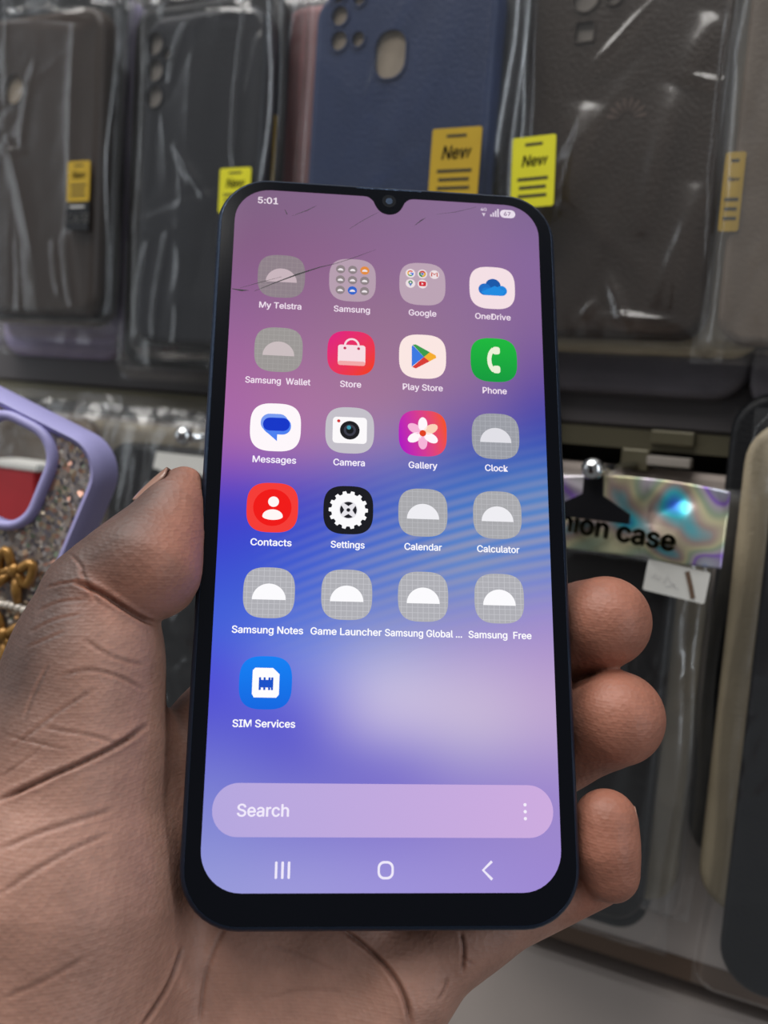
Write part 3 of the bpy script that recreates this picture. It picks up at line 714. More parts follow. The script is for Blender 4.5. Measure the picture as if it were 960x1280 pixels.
# ------------------------------------------------------------------ smartphone
R1 = np.array([1.0052, .0336, .0928]); R1 /= np.linalg.norm(R1)
R2 = np.array([.0078, -.957, .2585]); R2 -= R1*(R1@R2); R2 /= np.linalg.norm(R2)
RN = np.cross(R1, R2)                                # towards the camera
T0 = np.array([.00055, .0019, .205])
PH = Matrix.Identity(4)
A = R_CW @ np.stack([R1, R2, RN], 1)
for i in range(3):
    for j in range(3): PH[i][j] = A[i][j]
    PH[i][3] = c2w(T0)[i]
PW, PHH, PT, PR = .0771, .1592, .0083, .0115          # phone width, height, thickness, corner radius
MM = .001
def smartphone():
    e = empty('smartphone', PH); tag(e, 'black smartphone with a lit home screen held upright in the hand', 'smartphone')
    P = lambda pts, z: [(p[0], p[1], z) for p in pts]
    rr = lambda i, z: P(rrect(PW-2*i, PHH-2*i, PR-i, 10), z)
    mb = MB()
    prof = [(.0016, -.00035), (.0010, -.0001), (.0005, -.0004), (.0001, -.0012), (0, -.0025), (0, -.0058), (.0003, -.0070), (.0011, -.0079), (.003, -PT)]
    loft(mb, [rr(i, z) for i, z in prof][::-1], M['frame'], True, False)
    mb.build('frame', e, mw=PH, autosmooth=50)
    # black front glass with the display window (with its rounded notch) left open
    sw, st, sb = .0346, .0765, -.0727
    cy = (st+sb)/2
    win = rrect(2*sw, st-sb, .0078, 10, 0, cy)
    # insert notch on the top edge (win runs counter-clockwise from the right, over the top)
    notch = []
    for t in np.linspace(0, 1, 25):
        x = .0062*(1-2*t); u = abs(x)
        y = st-.0044*(1/(1+math.exp((u-.0038)/.00045)))*(math.sqrt(max(0, 1-(min(u, .0036)/.0040)**2)) if u < .0036 else .436)
        notch.append((x, y))
    i_top = 11                                       # first point of the top-left corner arc
    win = win[:i_top]+notch+win[i_top:]
    gl = rrect(PW-.0022, PHH-.0022, PR-.0011, 10)
    flat, tri = tess([gl, win]); mb = MB(); mb.add(P(flat, 0), tri, M['bezel'])
    gi = rrect(PW-.0030, PHH-.0030, PR-.0015, 10)
    loft(mb, [P(gl, -.0006), P(gl, 0)], M['bezel']); loft(mb, [P(win, 0), P(win, -.0002)], M['bezel'])
    g = mb.build('front_glass', e, mw=PH, smooth=False)
    mb = MB(); mb.add(P(ellipse(0, .07545, .0016, n=28), .00006), [list(range(28))], M['lens'])
    mb.add(P(ellipse(0, .07545, .0008, n=20), .00009), [list(range(20))], M['button']); fc = mb.build('front_camera', g, mw=PH, smooth=False)
    mb = MB(); box(mb, -.0075, .0075, .0783, .0786, -.0001, .00006, M['frame']); mb.build('earpiece_slot', g, mw=PH, smooth=False)
    # display: wallpaper
    keys = [  # v (1 top .. 0 bottom), colours across from left to right
        (1.00, ['#7c5f80', '#7f6385', '#84688a', '#866a90', '#7d6390']),
        (0.90, ['#80587f', '#8a6088', '#8c6690', '#8c6996', '#86659c']),
        (0.80, ['#8f5f92', '#93688f', '#95708f', '#8f6d96', '#846299']),
        (0.72, ['#a0639c', '#a06f98', '#9c7295', '#936f98', '#6a4f9c']),
        (0.66, ['#a764a4', '#a9719f', '#a27698', '#8263a0', '#3f3fa4']),
        (0.60, ['#a766ab', '#ab74a6', '#947ab0', '#4a56b0', '#2c50b6']),
        (0.56, ['#8a50b4', '#8262b4', '#5f66b8', '#3362bc', '#4a78c0']),
        (0.52, ['#4a3cc4', '#4446c0', '#3e5cc0', '#3f73c4', '#5a8ac4']),
        (0.47, ['#3a3ccc', '#3a4ccb', '#4568cb', '#5082cb', '#4a78cc']),
        (0.42, ['#3a4ad0', '#3d5cd0', '#5076cc', '#6288c8', '#7084cc']),
        (0.37, ['#3c58d6', '#4868d4', '#6a80cc', '#8088cc', '#9a8acc']),
        (0.33, ['#4060da', '#5f7ad8', '#8e96d0', '#a090cc', '#a88fcb']),
        (0.29, ['#4448d8', '#7a8ade', '#b4b2dc', '#b8a8d4', '#b49acc']),
        (0.25, ['#4a48d4', '#6a6cd8', '#ccc2e0', '#c6b6d8', '#bca2ce']),
        (0.21, ['#5a5cd2', '#5450cc', '#c0b4de', '#c8bad8', '#bca4d0']),
        (0.17, ['#6a6cd2', '#5f5ccb', '#7a72cc', '#a89cd0', '#a892cc']),
        (0.13, ['#7a80d2', '#7470cc', '#7468c8', '#8c7ccc', '#9c86cc']),
        (0.09, ['#8086d2', '#7e7ace', '#8478cc', '#9080ca', '#9c86ca']),
        (0.00, ['#989cda', '#a09cdc', '#a096dc', '#a090d8', '#9c86d2'])]
    nu, nv = 141, 601
    us = np.linspace(0, 1, nu); vs = np.linspace(0, 1, nv)
    kv = np.array([k[0] for k in keys])[::-1]
    KC = np.array([[hx(c) for c in k[1]] for k in keys])[::-1]         # rows ascending in v
    cols = np.zeros((nv, nu, 3))
    def smooth_interp(x, xp, fp):
        i = np.clip(np.searchsorted(xp, x)-1, 0, len(xp)-2); t = np.clip((x-xp[i])/(xp[i+1]-xp[i]), 0, 1)
        t = t*t*(3-2*t)*.5+t*.5
        return fp[i]*(1-t)[:, None]+fp[i+1]*t[:, None]
    rows = np.stack([smooth_interp(us, np.linspace(0, 1, 5), KC[k]) for k in range(len(kv))])     # K,nu,3
    for j, v in enumerate(vs):
        i = int(np.clip(np.searchsorted(kv, v)-1, 0, len(kv)-2)); t = np.clip((v-kv[i])/(kv[i+1]-kv[i]), 0, 1); t = t*t*(3-2*t)*.5+t*.5
        cols[j] = rows[i]*(1-t)+rows[i+1]*t
    for _ in range(20):                              # soften the colour field
        p_ = np.pad(cols, ((6, 6), (3, 3), (0, 0)), 'edge'); cols = (2*cols+p_[:-12, 3:-3]+p_[12:, 3:-3]+p_[6:-6, :-6]+p_[6:-6, 6:])/6
    U, V = np.meshgrid(us, vs)
    # moire bands painted into the screen colours, strongest in the blue sweep at right
    ph = V*400-U*95*(1.05-.35*U)-60*(U-.5)*(V-.45)
    band = np.clip(np.sin(ph)*.9, -1, 1)
    wgt = np.exp(-((V-.45-.10*(U-.7))/.085)**2)*np.clip((U-.1)*1.6, 0, 1)
    tan = np.array(hx('#a09cae'))
    kk = (.5+.5*band)*wgt*.6
    cols = cols*(1-kk[..., None])+tan*kk[..., None]
    X = -sw-.0004+U*(2*sw+.0008); Y = sb-.0004+V*(st-sb+.0008)
    rc = .0078                                       # round the panel's corners
    qx = np.maximum(np.abs(X)-(sw+.0003-rc), 0); qy = np.maximum(np.abs(Y-cy)-((st-sb)/2+.0003-rc), 0); dd = np.hypot(qx, qy); kq = np.where(dd > rc, rc/np.maximum(dd, 1e-9), 1)
    X = np.sign(X)*(np.abs(X)-qx+qx*kq); Y = cy+np.sign(Y-cy)*(np.abs(Y-cy)-qy+qy*kq)
    mb = MB(); verts = np.stack([X, Y, np.full_like(X, -.00018)], -1).reshape(-1, 3)
    mb.add(verts, [[j*nu+i, j*nu+i+1, (j+1)*nu+i+1, (j+1)*nu+i] for j in range(nv-1) for i in range(nu-1)], M['screen'], cols.reshape(-1, 3))
    d = mb.build('display', e, mw=PH); d['label'] = 'lit display with a purple and blue wallpaper'
    Z0 = -.00012; DZ = .000012
    S = M['screen']
    class Draw:
        def __init__(s): s.mb = MB(); s.k = 0
        def poly(s, pts, col, holes=(), grad=None):
            flat, tri = tess([pts]+list(holes)); z = Z0+DZ*s.k; s.k += 1
            if grad:
                (c0, c1, ang) = grad; a = np.array(flat); d_ = np.array([math.cos(ang), math.sin(ang)]); q = a@d_
                q = (q-q.min())/(q.max()-q.min()); cc = np.array(hx(c0))*(1-q[:, None])+np.array(hx(c1))*q[:, None]
            else: cc = hx(col)
            s.mb.add([(x*MM, y*MM, z) for x, y in flat], tri, S, cc)
        def text(s, body, size, cx, cy, col, bold=.012, squeeze=1, align='C'):
            v, f = text2d(body, size, bold); z = Z0+DZ*s.k; s.k += 1
            xs = [p[0] for p in v]; x_off = 0
            if align == 'L': x_off = -min(xs)
            s.mb.add([((cx+(p[0]+x_off)*squeeze)*MM, (cy+p[1])*MM, z) for p in v], f, S, hx(col))
        def done(s, name, label=None):
            o = s.mb.build(name, d, smooth=False, mw=PH)
            if label: o['label'] = label
            return o
    cx = [-23.75, -8.02, 7.65, 23.5]; ry = [55.1, 37.55, 19.75, 2.15, -15.7, -33.7]
    R = 5.2
    def grey(D, x, y, light):
        g0, g1, ln = light
        D.poly(squircle(x, y, R), g0)
        rng = random.Random(int(x*7+y*3))
        for k in range(-4, 5):
            q = k*1.12; ex = R*.98*(1-(abs(q)/R)**3.0)**(1/3.0)
            D.poly([(x-ex, y+q-.05), (x+ex, y+q-.05), (x+ex, y+q+.05), (x-ex, y+q+.05)], ln)
            D.poly([(x+q-.05, y-ex), (x+q+.05, y-ex), (x+q+.05, y+ex), (x+q-.05, y+ex)], ln)
            D.k -= 1
        D.poly(ellipse(x, y-1.45, 3.4, 3.3, 24, 0, 180), g1)
    def dome(D, x, y, r, col): D.poly(ellipse(x, y-.35*r, r, r*.78, 20, 0, 180), col)
    G1 = ('#8d7f88', '#c7b3bb', '#978a90'); G2 = ('#9a9694', '#c9bcbe', '#a5a19f'); G3 = ('#9a9ca4', '#e0dfe6', '#acaeb6'); G4 = ('#a8a8ac', '#eeedf2', '#b8b8bd'); G5 = ('#aeaeb4', '#fbfafd', '#c4c4ca')
    icons = {}
    def icon(label): return Draw(), label
    # row 1
    D = Draw(); grey(D, cx[0], ry[0], G1); D.done('app_icon', 'grey placeholder app icon')
    D = Draw(); x, y = cx[1], ry[0]; D.poly(squircle(x, y, R), '#b59dae')
    for j in range(3):
        for i in range(3):
            c_ = '#8c8084'
            if (i, j) == (2, 0): c_ = '#e08a3c'
            if (i, j) == (1, 2): c_ = '#2f62c8'
            a, b = x+(i-1)*2.7, y-(j-1)*2.55
            D.poly(ellipse(a, b, 1.02), c_); D.poly(ellipse(a, b-.32, .62, .55, 12, 0, 180), '#ece4e8'); D.k -= 2
        D.k += 2
    D.done('app_icon', 'pale folder icon of nine small round icons')
    D = Draw(); x, y = cx[2], ry[0]; D.poly(squircle(x, y, R), '#bba3b4'); k0 = D.k
    pos = [(-2.7, 2.5), (0, 2.5), (2.7, 2.5), (-2.7, 0), (0, 0)]
    for a, b in pos: D.poly(ellipse(x+a, y+b, 1.08), '#ecdfe2'); D.k = k0
    D.k = k0+1
    a, b = x-2.7, y+2.5
    for a0, a1, c_ in ((40, 140, '#d84a3a'), (140, 215, '#e8b030'), (215, 310, '#3a9a50'), (310, 362, '#3a70d8')):
        D.poly(ellipse(a, b, .72, n=10, a0=a0, a1=a1)+ellipse(a, b, .42, n=10, a0=a0, a1=a1)[::-1], c_); D.k = k0+1
    D.poly([(a, b-.14), (a+.72, b-.14), (a+.72, b+.14), (a, b+.14)], '#3a70d8')
    a = x
    for a0, a1, c_ in ((30, 150, '#c84a3a'), (150, 270, '#3a8a50'), (270, 390, '#d8a83a')):
        D.poly(ellipse(a, b, .8, n=10, a0=a0, a1=a1)+[(a, b)], c_); D.k = k0+1
    D.k = k0+2; D.poly(ellipse(a, b, .36), '#ecdfe2'); D.poly(ellipse(a, b, .28), '#4a6ac0')
    a = x+2.7; D.poly(stroke([(a-.62, b-.5), (a-.62, b+.5), (a, b-.05), (a+.62, b+.5), (a+.62, b-.5)], .3), '#c04038')
    a, b = x-2.7, y; D.poly(ellipse(a, b+.2, .5)[:], '#4a8a58'); D.poly([(a-.4, b), (a, b-.8), (a+.4, b)], '#5a7ac0'); D.poly(ellipse(a, b+.2, .2), '#ecdfe2')
    D.poly(rrect(1.6, 1.15, .3, 4, x, y), '#d02030'); D.poly([(x-.22, y-.28), (x+.32, y), (x-.22, y+.28)], '#f0e0e4')
    D.done('app_icon', 'pale folder icon of five small coloured icons')
    D = Draw(); x, y = cx[3], ry[0]; D.poly(squircle(x, y, R), '#f3dfe4')
    D.poly(ellipse(x+.2, y+.5, 1.75), '#1257a8'); D.poly(ellipse(x-1.7, y-.45, 1.45), '#1a6cc4'); D.poly(ellipse(x+2.1, y-.65, 1.25), '#1b86dc')
    D.poly(rrect(5.2, 1.9, .9, 6, x+.25, y-.95), '#1878d0'); D.poly([(x-2.6, y-1.2), (x+.6, y+.5), (x+2.9, y-.6), (x+2.4, y-1.85), (x-1.7, y-1.85)], '#1c8ae0')
    D.done('app_icon', 'white icon with a blue cloud')
    # row 2
    D = Draw(); grey(D, cx[0], ry[1], G2); D.done('app_icon', 'grey placeholder app icon')
    D = Draw(); x, y = cx[1], ry[1]; D.poly(squircle(x, y, R), None, grad=('#e0207c', '#f03a20', -.75))
    D.poly(rrect(6.0, 4.8, .6, 5, x+.1, y-.5), '#f6dce2'); D.poly(rrect(6.0, 1.0, .5, 5, x+.1, y-2.4), '#f2a8a8')
    D.poly(stroke([(x+.1+1.5*math.cos(t), y+1.7+1.6*math.sin(t)) for t in np.linspace(0, math.pi, 14)], .45), '#f6dce2')
    for s in (-1, 1): D.poly(ellipse(x+.1+1.5*s, y+1.1, .32), '#c03058')
    D.done('app_icon', 'pink and red icon with a white shopping bag')
    D = Draw(); x, y = cx[2], ry[1]; D.poly(squircle(x, y, R), '#fae6e2')
    D.poly([(x-2.2, y+2.6), (x-2.4, y+2.2), (x-2.4, y-2.5), (x+.3, y-.1)], '#3a78e0')
    D.poly([(x-2.2, y+2.7), (x-1.5, y+2.8), (x+1.6, y+1.1), (x+.3, y-.1)], '#3a9a4c')
    D.poly([(x-2.3, y-2.6), (x+.3, y-.1), (x+1.5, y-1.1), (x-1.5, y-2.9)], '#d83a34')
    D.poly([(x+.3, y-.1), (x+1.6, y+1.1), (x+2.9, y+.4), (x+3.0, y-.2), (x+1.5, y-1.1)], '#f4ac2c')
    D.done('app_icon', 'white icon with a four colour play triangle')
    D = Draw(); x, y = cx[3], ry[1]; D.poly(squircle(x, y, R), None, grad=('#0a9a3c', '#18b83c', 1.57))
    D.poly(stroke([(x+.1+2.7*math.cos(t)*.75+.9, y+3.0*math.sin(t)) for t in np.linspace(math.radians(120), math.radians(240), 12)], .95), '#ecf0d8')
    for s in (1, -1): D.poly(rrect(1.7, 1.8, .6, 5, x+.55, y+2.25*s), '#ecf0d8')
    D.done('app_icon', 'green icon with a white handset')
    # row 3
    D = Draw(); x, y = cx[0], ry[2]; D.poly(squircle(x, y, 5.35), '#fdf6fa')
    D.poly(rrect(5.8, 4.0, 1.9, 7, x-.25, y+1.0), '#7a9cf0'); D.poly(rrect(5.8, 3.8, 1.8, 7, x+.35, y+.3), '#4c80f0'); D.poly([(x-2.5, y-.6), (x+.4, y-3.1), (x+.4, y-.8)], '#4c80f0')
    D.poly(rrect(5.6, 2.9, 1.4, 7, x+.15, y+.65), '#0c34c8'); D.done('app_icon', 'white icon with a blue speech bubble')
    D = Draw(); x, y = cx[1], ry[2]; D.poly(squircle(x, y, R), '#c3bfc8'); D.poly(rrect(7.3, 5.9, .8, 5, x, y), '#fbf8fa')
    D.poly(ellipse(x, y, 2.1), '#17151a'); D.poly(ellipse(x, y, 1.3), '#3a3a48'); D.poly(ellipse(x, y, .8), '#101014'); D.poly(ellipse(x-.2, y+.6, .45), '#3f9cb0'); D.poly(ellipse(x-2.4, y+2.0, .35), '#d03030')
    D.done('app_icon', 'grey icon with a white camera')
    D = Draw(); x, y = cx[2], ry[2]; D.poly(squircle(x, y, R), None, grad=('#b010c0', '#f4501c', .25))
    for k in range(6):
        a = math.radians(90+60*k); p = (x+2.0*math.cos(a), y+2.0*math.sin(a))
        pts = [(p[0]+u*math.cos(a)-v*math.sin(a), p[1]+u*math.sin(a)+v*math.cos(a)) for u, v in ellipse(0, 0, 1.65, 1.0, 20)]
        D.poly(pts, '#fff6fa' if k in (0, 2, 4) else ('#f6b4d8' if k in (1, 3) else '#fbd2b8')); D.k -= 1
    D.k += 1; D.poly(ellipse(x, y, .72), '#e0401c'); D.done('app_icon', 'pink and orange icon with a white flower')
    D = Draw(); grey(D, cx[3], ry[2], G3); D.done('app_icon', 'grey placeholder app icon')
    # row 4
    D = Draw(); x, y = cx[0], ry[3]; D.poly(squircle(x, y, 5.3), '#f43a34'); D.poly(ellipse(x, y, 3.95), '#f0120e'); D.poly(ellipse(x+.2, y+1.25, 1.12), '#fff6f4')
    D.poly([(x+.1+2.1*math.cos(t), y-1.9+(1.5 if math.sin(t) > 0 else .75)*math.sin(t)) for t in np.linspace(0, 2*math.pi, 30, endpoint=False)], '#fff6f4'); D.done('app_icon', 'red icon with a white figure')
    D = Draw(); x, y = cx[1], ry[3]; D.poly(squircle(x, y, R), '#14141c')
    gp = []
    for k in range(14):
        for a_, r_ in ((-.30, 3.55), (-.2, 4.1), (.2, 4.1), (.30, 3.55)):
            t = 2*math.pi*(k+a_)/14; gp.append((x+r_*math.cos(t), y+r_*math.sin(t)))
    D.poly(gp, '#fbfafc'); D.poly(ellipse(x, y, 1.95), '#e6e4ea')
    for k in range(4):
        a0 = 90*k-33; D.poly(ellipse(x, y, 1.75, n=8, a0=a0, a1=a0+66)+[(x+.85*math.cos(math.radians(a0+33)), y+.85*math.sin(math.radians(a0+33)))], '#1a1a22'); D.k -= 1
    D.k += 1; D.poly(ellipse(x, y, .4), '#1a1a22'); D.done('app_icon', 'black icon with a white gear')
    for i in (2, 3):
        D = Draw(); grey(D, cx[i], ry[3], G4); D.done('app_icon', 'grey placeholder app icon')
    for i in range(4):
        D = Draw(); grey(D, cx[i], ry[4], G5); D.done('app_icon', 'grey placeholder app icon')
    D = Draw(); x, y = cx[0], ry[5]; D.poly(squircle(x, y, R), None, grad=('#0a66e0', '#0a80f4', 1.57))
    D.poly([(x-2.6, y-2.2), (x-2.2, y-2.9), (x+2.2, y-2.9), (x+2.7, y-2.3), (x+2.7, y+1.7), (x+1.4, y+2.9), (x-2.1, y+2.9), (x-2.6, y+2.4)], '#fdfcff')
    D.poly(rrect(2.8, 1.5, .1, 3, x+.1, y-.2), '#1450c8')
    for k in (-1.1, -.2, .75, 1.3): D.poly(rrect(.42, 2.5, .1, 3, x+.0+k, y-.2), '#1450c8'); D.k -= 1
    D.k += 1; D.done('app_icon', 'blue icon with a white chip card')
    # labels
    names = [['My Telstra', 'Samsung', 'Google', 'OneDrive'], ['Samsung  Wallet', 'Store', 'Play Store', 'Phone'], ['Messages', 'Camera', 'Gallery', 'Clock'],
             ['Contacts', 'Settings', 'Calendar', 'Calculator'], ['Samsung Notes', 'Game Launcher', 'Samsung Global ...', 'Samsung  Free'], ['SIM Services']]
    ly = [48.0, 30.3, 12.55, -5.25, -23.25, -41.6]
    cols_ = ['#ecdcea', '#f0e0ee', '#f6f0fc', '#fbfaff', '#fdfcff', '#fdfcff']
    wid = {'Samsung Global ...': 15.8, 'Game Launcher': 14.4, 'Samsung Notes': 14.2, 'Samsung  Wallet': 13.9, 'Samsung  Free': 13.1, 'SIM Services': 12.2, 'Play Store': 8.8, 'Calculator': 9.0, 'My Telstra': 9.2, 'Contacts': 8.4, 'Messages': 9.1}
    for j, row in enumerate(names):
        for i, nm in enumerate(row):
            D = Draw(); v, f = text2d(nm, 2.25, .022); ww = max(p[0] for p in v)-min(p[0] for p in v)
            D.text(nm, 2.25, cx[i]+(0 if len(nm) < 15 else .1), ly[j], cols_[j], .022, squeeze=(wid[nm]/ww if nm in wid else .97)); D.done('icon_label', 'white icon caption reading '+nm.replace('  ', ' '))
    # search bar, status bar, navigation
    D = Draw(); D.poly(rrect(66.2, 9.9, 4.9, 10, .2, -57.75), None, grad=('#b4a6de', '#ccaade', 0)); D.text('Search', 3.6, -28.2, -57.8, '#efe8fa', .022, align='L')
    for k in (-1.3, 0, 1.3): D.poly(ellipse(27.7, -57.8+k, .32), '#f2ecfa'); D.k -= 1
    D.done('search_bar', 'pale rounded search bar reading Search')
    D = Draw(); D.text('5:01', 2.5, -27.4, 73.8, '#e6d8e4', .03, 1.02); D.done('status_clock', 'white clock reading 5:01')
    D = Draw()
    D.text('4G', 1.25, 21.9, 75.0, '#d8cadc', .02); D.poly([(21.5, 74.0), (22.3, 74.0), (21.9, 73.1)], '#d8cadc')
    for k in range(4): D.poly([(23.4+k*.55, 73.2), (23.8+k*.55, 73.2), (23.8+k*.55, 73.8+k*.5), (23.4+k*.55, 73.8+k*.5)], '#d8cadc'); D.k -= 1
    D.done('signal_icon')
    D = Draw(); D.poly(rrect(3.6, 2.1, 1.05, 6, 27.5, 74.15), '#e8dcea'); D.text('67', 1.6, 27.4, 74.15, '#83688c', .02); D.done('battery_icon', 'pale battery pill reading 67')
    D = Draw()
    for k in (-1.2, 0, 1.2): D.poly(rrect(.48, 3.1, .2, 4, -19.2+k, -68.6), '#eee8fa'); D.k -= 1
    D.done('navigation_button', 'three upright bars')
    D = Draw(); D.poly(rrect(3.1, 3.3, 1.25, 8, .35, -68.6), '#eee8fa', holes=[rrect(2.2, 2.4, .85, 8, .35, -68.6)[::-1]]); D.done('navigation_button', 'rounded square ring')
    D = Draw(); D.poly(stroke([(20.9, -67.0), (19.15, -68.6), (20.9, -70.3)], .5), '#eee8fa'); D.done('navigation_button', 'left pointing chevron')
    # hairline cracks in the glass
    def inv(px, py):
        r = ray(px, py); s = (RN@T0)/(RN@r); p = r*s-T0; return (p@R1*1000, p@R2*1000)
    for pts, w in (([(290, 361), (302, 363), (311, 363)], [.16, .4, .05]), ([(318, 364), (345, 353), (372, 343), (400, 334), (418, 330), (440, 323), (470, 312)], [.06, .2, .34, .2, .1, .12, .03]),
                   ([(300, 360), (325, 353), (352, 346)], [.05, .12, .05]), ([(356, 262), (359, 268)], [.1, .22]), ([(365, 270), (384, 263), (396, 257)], [.05, .18, .05]),
                   ([(437, 286), (448, 279), (462, 271), (474, 265)], [.06, .1, .1, .04]), ([(518, 282), (526, 276), (532, 272)], [.06, .24, .06]), ([(545, 268), (570, 265), (595, 259)], [.04, .1, .05])):
        q = [inv(*p) for p in pts]; mb = MB(); s = stroke(q, w); flat, tri = tess([s])
        mb.add([(a*MM, b*MM, .00003) for a, b in flat], tri, M['crack']); mb.build('glass_crack', g, mw=PH, smooth=False)
    # side keys on the right flank
    for y0, y1, nm in ((.022, .043, 'volume_key'), (.004, .014, 'power_key')):
        mb = MB(); box(mb, .0384, .0391, y0, y1, -.0052, -.0030, M['button'], .0003); mb.build(nm, e, mw=PH, smooth=False)
    return e
smartphone()

# ------------------------------------------------------------------ hand (one continuous skin, grown from a distance field)
def zphone(px, py):
    r = ray(px, py); return (RN@T0)/(RN@r)*1000
def K(px, py, dz, r):                                # joint: mm in camera space
    z = zphone(px, py)+dz
    return (*(ray(px, py)*z), r)
def hand():
    H = .75
    lo = np.array([-95., -20., 160.]); hi = np.array([70., 150., 250.])
    n = ((hi-lo)/H).astype(int)+1
    ax = [lo[i]+H*np.arange(n[i]) for i in range(3)]
    def field(): return np.full(n, 30., np.float32)
    def smin(a, b, k):
        h = np.clip(.5+.5*(b-a)/k, 0, 1); return b*(1-h)+a*h-k*h*(1-h)
    def cone(F, a, b, k, marg=10):
        a, b = np.array(a), np.array(b); pa, ra = a[:3], a[3]; pb, rb = b[:3], b[3]
        l = np.minimum(pa-ra, pb-rb)-marg; u = np.maximum(pa+ra, pb+rb)+marg
        i0 = np.clip(((l-lo)/H).astype(int), 0, n-1); i1 = np.clip(((u-lo)/H).astype(int)+2, 1, n)
        if np.any(i1-i0 < 2): return
        sl = tuple(slice(i0[i], i1[i]) for i in range(3))
        x = ax[0][sl[0]][:, None, None]-pa[0]; y = ax[1][sl[1]][None, :, None]-pa[1]; z = ax[2][sl[2]][None, None, :]-pa[2]
        ba = pb-pa; l2 = ba@ba
        if l2 < 1e-6: d = np.sqrt(x*x+y*y+z*z)-ra
        else:
            t = np.clip((x*ba[0]+y*ba[1]+z*ba[2])/l2, 0, 1)
            d = np.sqrt((x-t*ba[0])**2+(y-t*ba[1])**2+(z-t*ba[2])**2)-(ra+(rb-ra)*t)
        F[sl] = smin(F[sl], d.astype(np.float32), k)
    def chain(F, pts, k):
        for a, b in zip(pts[:-1], pts[1:]): cone(F, a, b, k)
    # palm, heel and thumb base
    Fp = field()
    chain(Fp, [K(130, 1290, 26, 17), K(280, 918, 22.5, 12.3)], 9)
    chain(Fp, [K(230, 1380, 27, 17), K(370, 960, 22, 12)], 9)
    chain(Fp, [K(310, 1380, 26, 15), K(460, 1080, 21, 11.5)], 9)
    chain(Fp, [K(400, 1420, 22, 15), K(505, 1235, 17.5, 10.5)], 9)
    chain(Fp, [K(160, 1500, 26, 26), K(260, 1560, 28, 24)], 9)
    Ft = field()
    chain(Ft, [K(40, 1400, 16, 26), K(62, 1110, 11, 24.5), K(88, 935, 8.5, 18), K(108, 830, 5, 14.2), K(122, 752, 3, 11.6)], 6)
    cone(Ft, K(-40, 1050, 20, 22), K(60, 1250, 18, 26), 8)
    F = smin(Fp, Ft, 7)
    # last joint of the thumb, pad pressed on the phone's flank
    Fd = field()
    chain(Fd, [K(137, 727, 1.5, 10.0), K(185, 699, .8, 10.2), K(219, 632, 2.5, 5.8), K(231, 608, 3.5, 4.1)], 4)
    cone(Fd, K(186, 707, .6, 10.9), K(208, 668, 2.2, 7.9), 3)
    F = smin(F, Fd, .8)
    # fingers behind and around the phone
    fingers = [
        [K(283, 918, 22.5, 12), K(400, 765, 26, 10.5), K(440, 600, 25, 9.5), K(460, 500, 21, 8.6)],
        [K(370, 960, 22, 11.5), K(600, 850, 26, 10.2), K(695, 800, 21, 9.2), K(730, 783, 14.5, 9.3), K(757, 777, 8.5, 9.8)],
        [K(460, 1080, 21, 11), K(620, 985, 25, 10), K(705, 930, 21, 9.2), K(744, 908, 14.5, 9.3), K(772, 898, 8.5, 9.9)],
        [K(505, 1228, 17.5, 10.2), K(578, 1168, 17, 8.6), K(600, 1155, 17, 8.0), K(742, 1092, 15, 6.9)]]
    for i, ch in enumerate(fingers):
        Ff = field(); chain(Ff, ch, 3)
        if i == 3:
            Fq = field(); chain(Fq, [K(764, 1092, 7, 5.7), K(757, 1060, 6, 6.2), K(757, 1027, 5.5, 6.5)], 3); Ff = smin(Ff, Fq, 1.8)
        F = smin(F, Ff, 2.2 if i < 3 else 2.6)
    # the phone presses in: keep the skin just outside its body
    rot = np.stack([R1, R2, RN], 1)
    XX = ax[0][:, None, None]-T0[0]*1000; YY = ax[1][None, :, None]-T0[1]*1000; ZZ = ax[2][None, None, :]-T0[2]*1000
    q = [XX*rot[0, i]+YY*rot[1, i]+ZZ*rot[2, i] for i in range(3)]
    rad = 2.5; ex = np.array([PW*500, PHH*500, PT*500])+.12-rad
    # rounded slab (corner radius in plan + rounded edges)
    cr = PR*1000-rad
    qx = np.maximum(np.abs(q[0])-(ex[0]-cr), 0); qy = np.maximum(np.abs(q[1])-(ex[1]-cr), 0)
    dxy = np.sqrt(qx*qx+qy*qy)-cr; dz = np.abs(q[2]+PT*500)-ex[2]
    D = np.minimum(np.maximum(dxy, dz), 0)+np.sqrt(np.maximum(dxy, 0)**2+np.maximum(dz, 0)**2)-rad
    del XX, YY, ZZ, q, qx, qy, dxy, dz
    F = -smin(-F, D.astype(np.float32), 1.2)
    F[0], F[-1] = np.maximum(F[0], .3), np.maximum(F[-1], .3)
    F[:, 0], F[:, -1] = np.maximum(F[:, 0], .3), np.maximum(F[:, -1], .3)
    F[:, :, 0], F[:, :, -1] = np.maximum(F[:, :, 0], .3), np.maximum(F[:, :, -1], .3)
    # surface nets
    S = F < 0
    ca = sum(S[i:n[0]-1+i, j:n[1]-1+j, k:n[2]-1+k].astype(np.int8) for i in (0, 1) for j in (0, 1) for k in (0, 1))
    cell = np.argwhere((ca > 0) & (ca < 8)); idx = -np.ones(ca.shape, np.int64); idx[tuple(cell.T)] = np.arange(len(cell))
    acc = np.zeros((len(cell), 3)); cnt = np.zeros(len(cell))
    corners = [(i, j, k) for i in (0, 1) for j in (0, 1) for k in (0, 1)]
    vals = {c_: F[cell[:, 0]+c_[0], cell[:, 1]+c_[1], cell[:, 2]+c_[2]].astype(float) for c_ in corners}
    for a in corners:
        for d in range(3):
            if a[d] == 0:
                b = list(a); b[d] = 1; b = tuple(b); fa, fb = vals[a], vals[b]; msk = (fa < 0) != (fb < 0)
                t = np.where(msk, fa/np.where(msk, fa-fb, 1), 0); p = np.tile(np.array(a, float), (len(cell), 1)); p[:, d] = t
                acc[msk] += p[msk]; cnt[msk] += 1
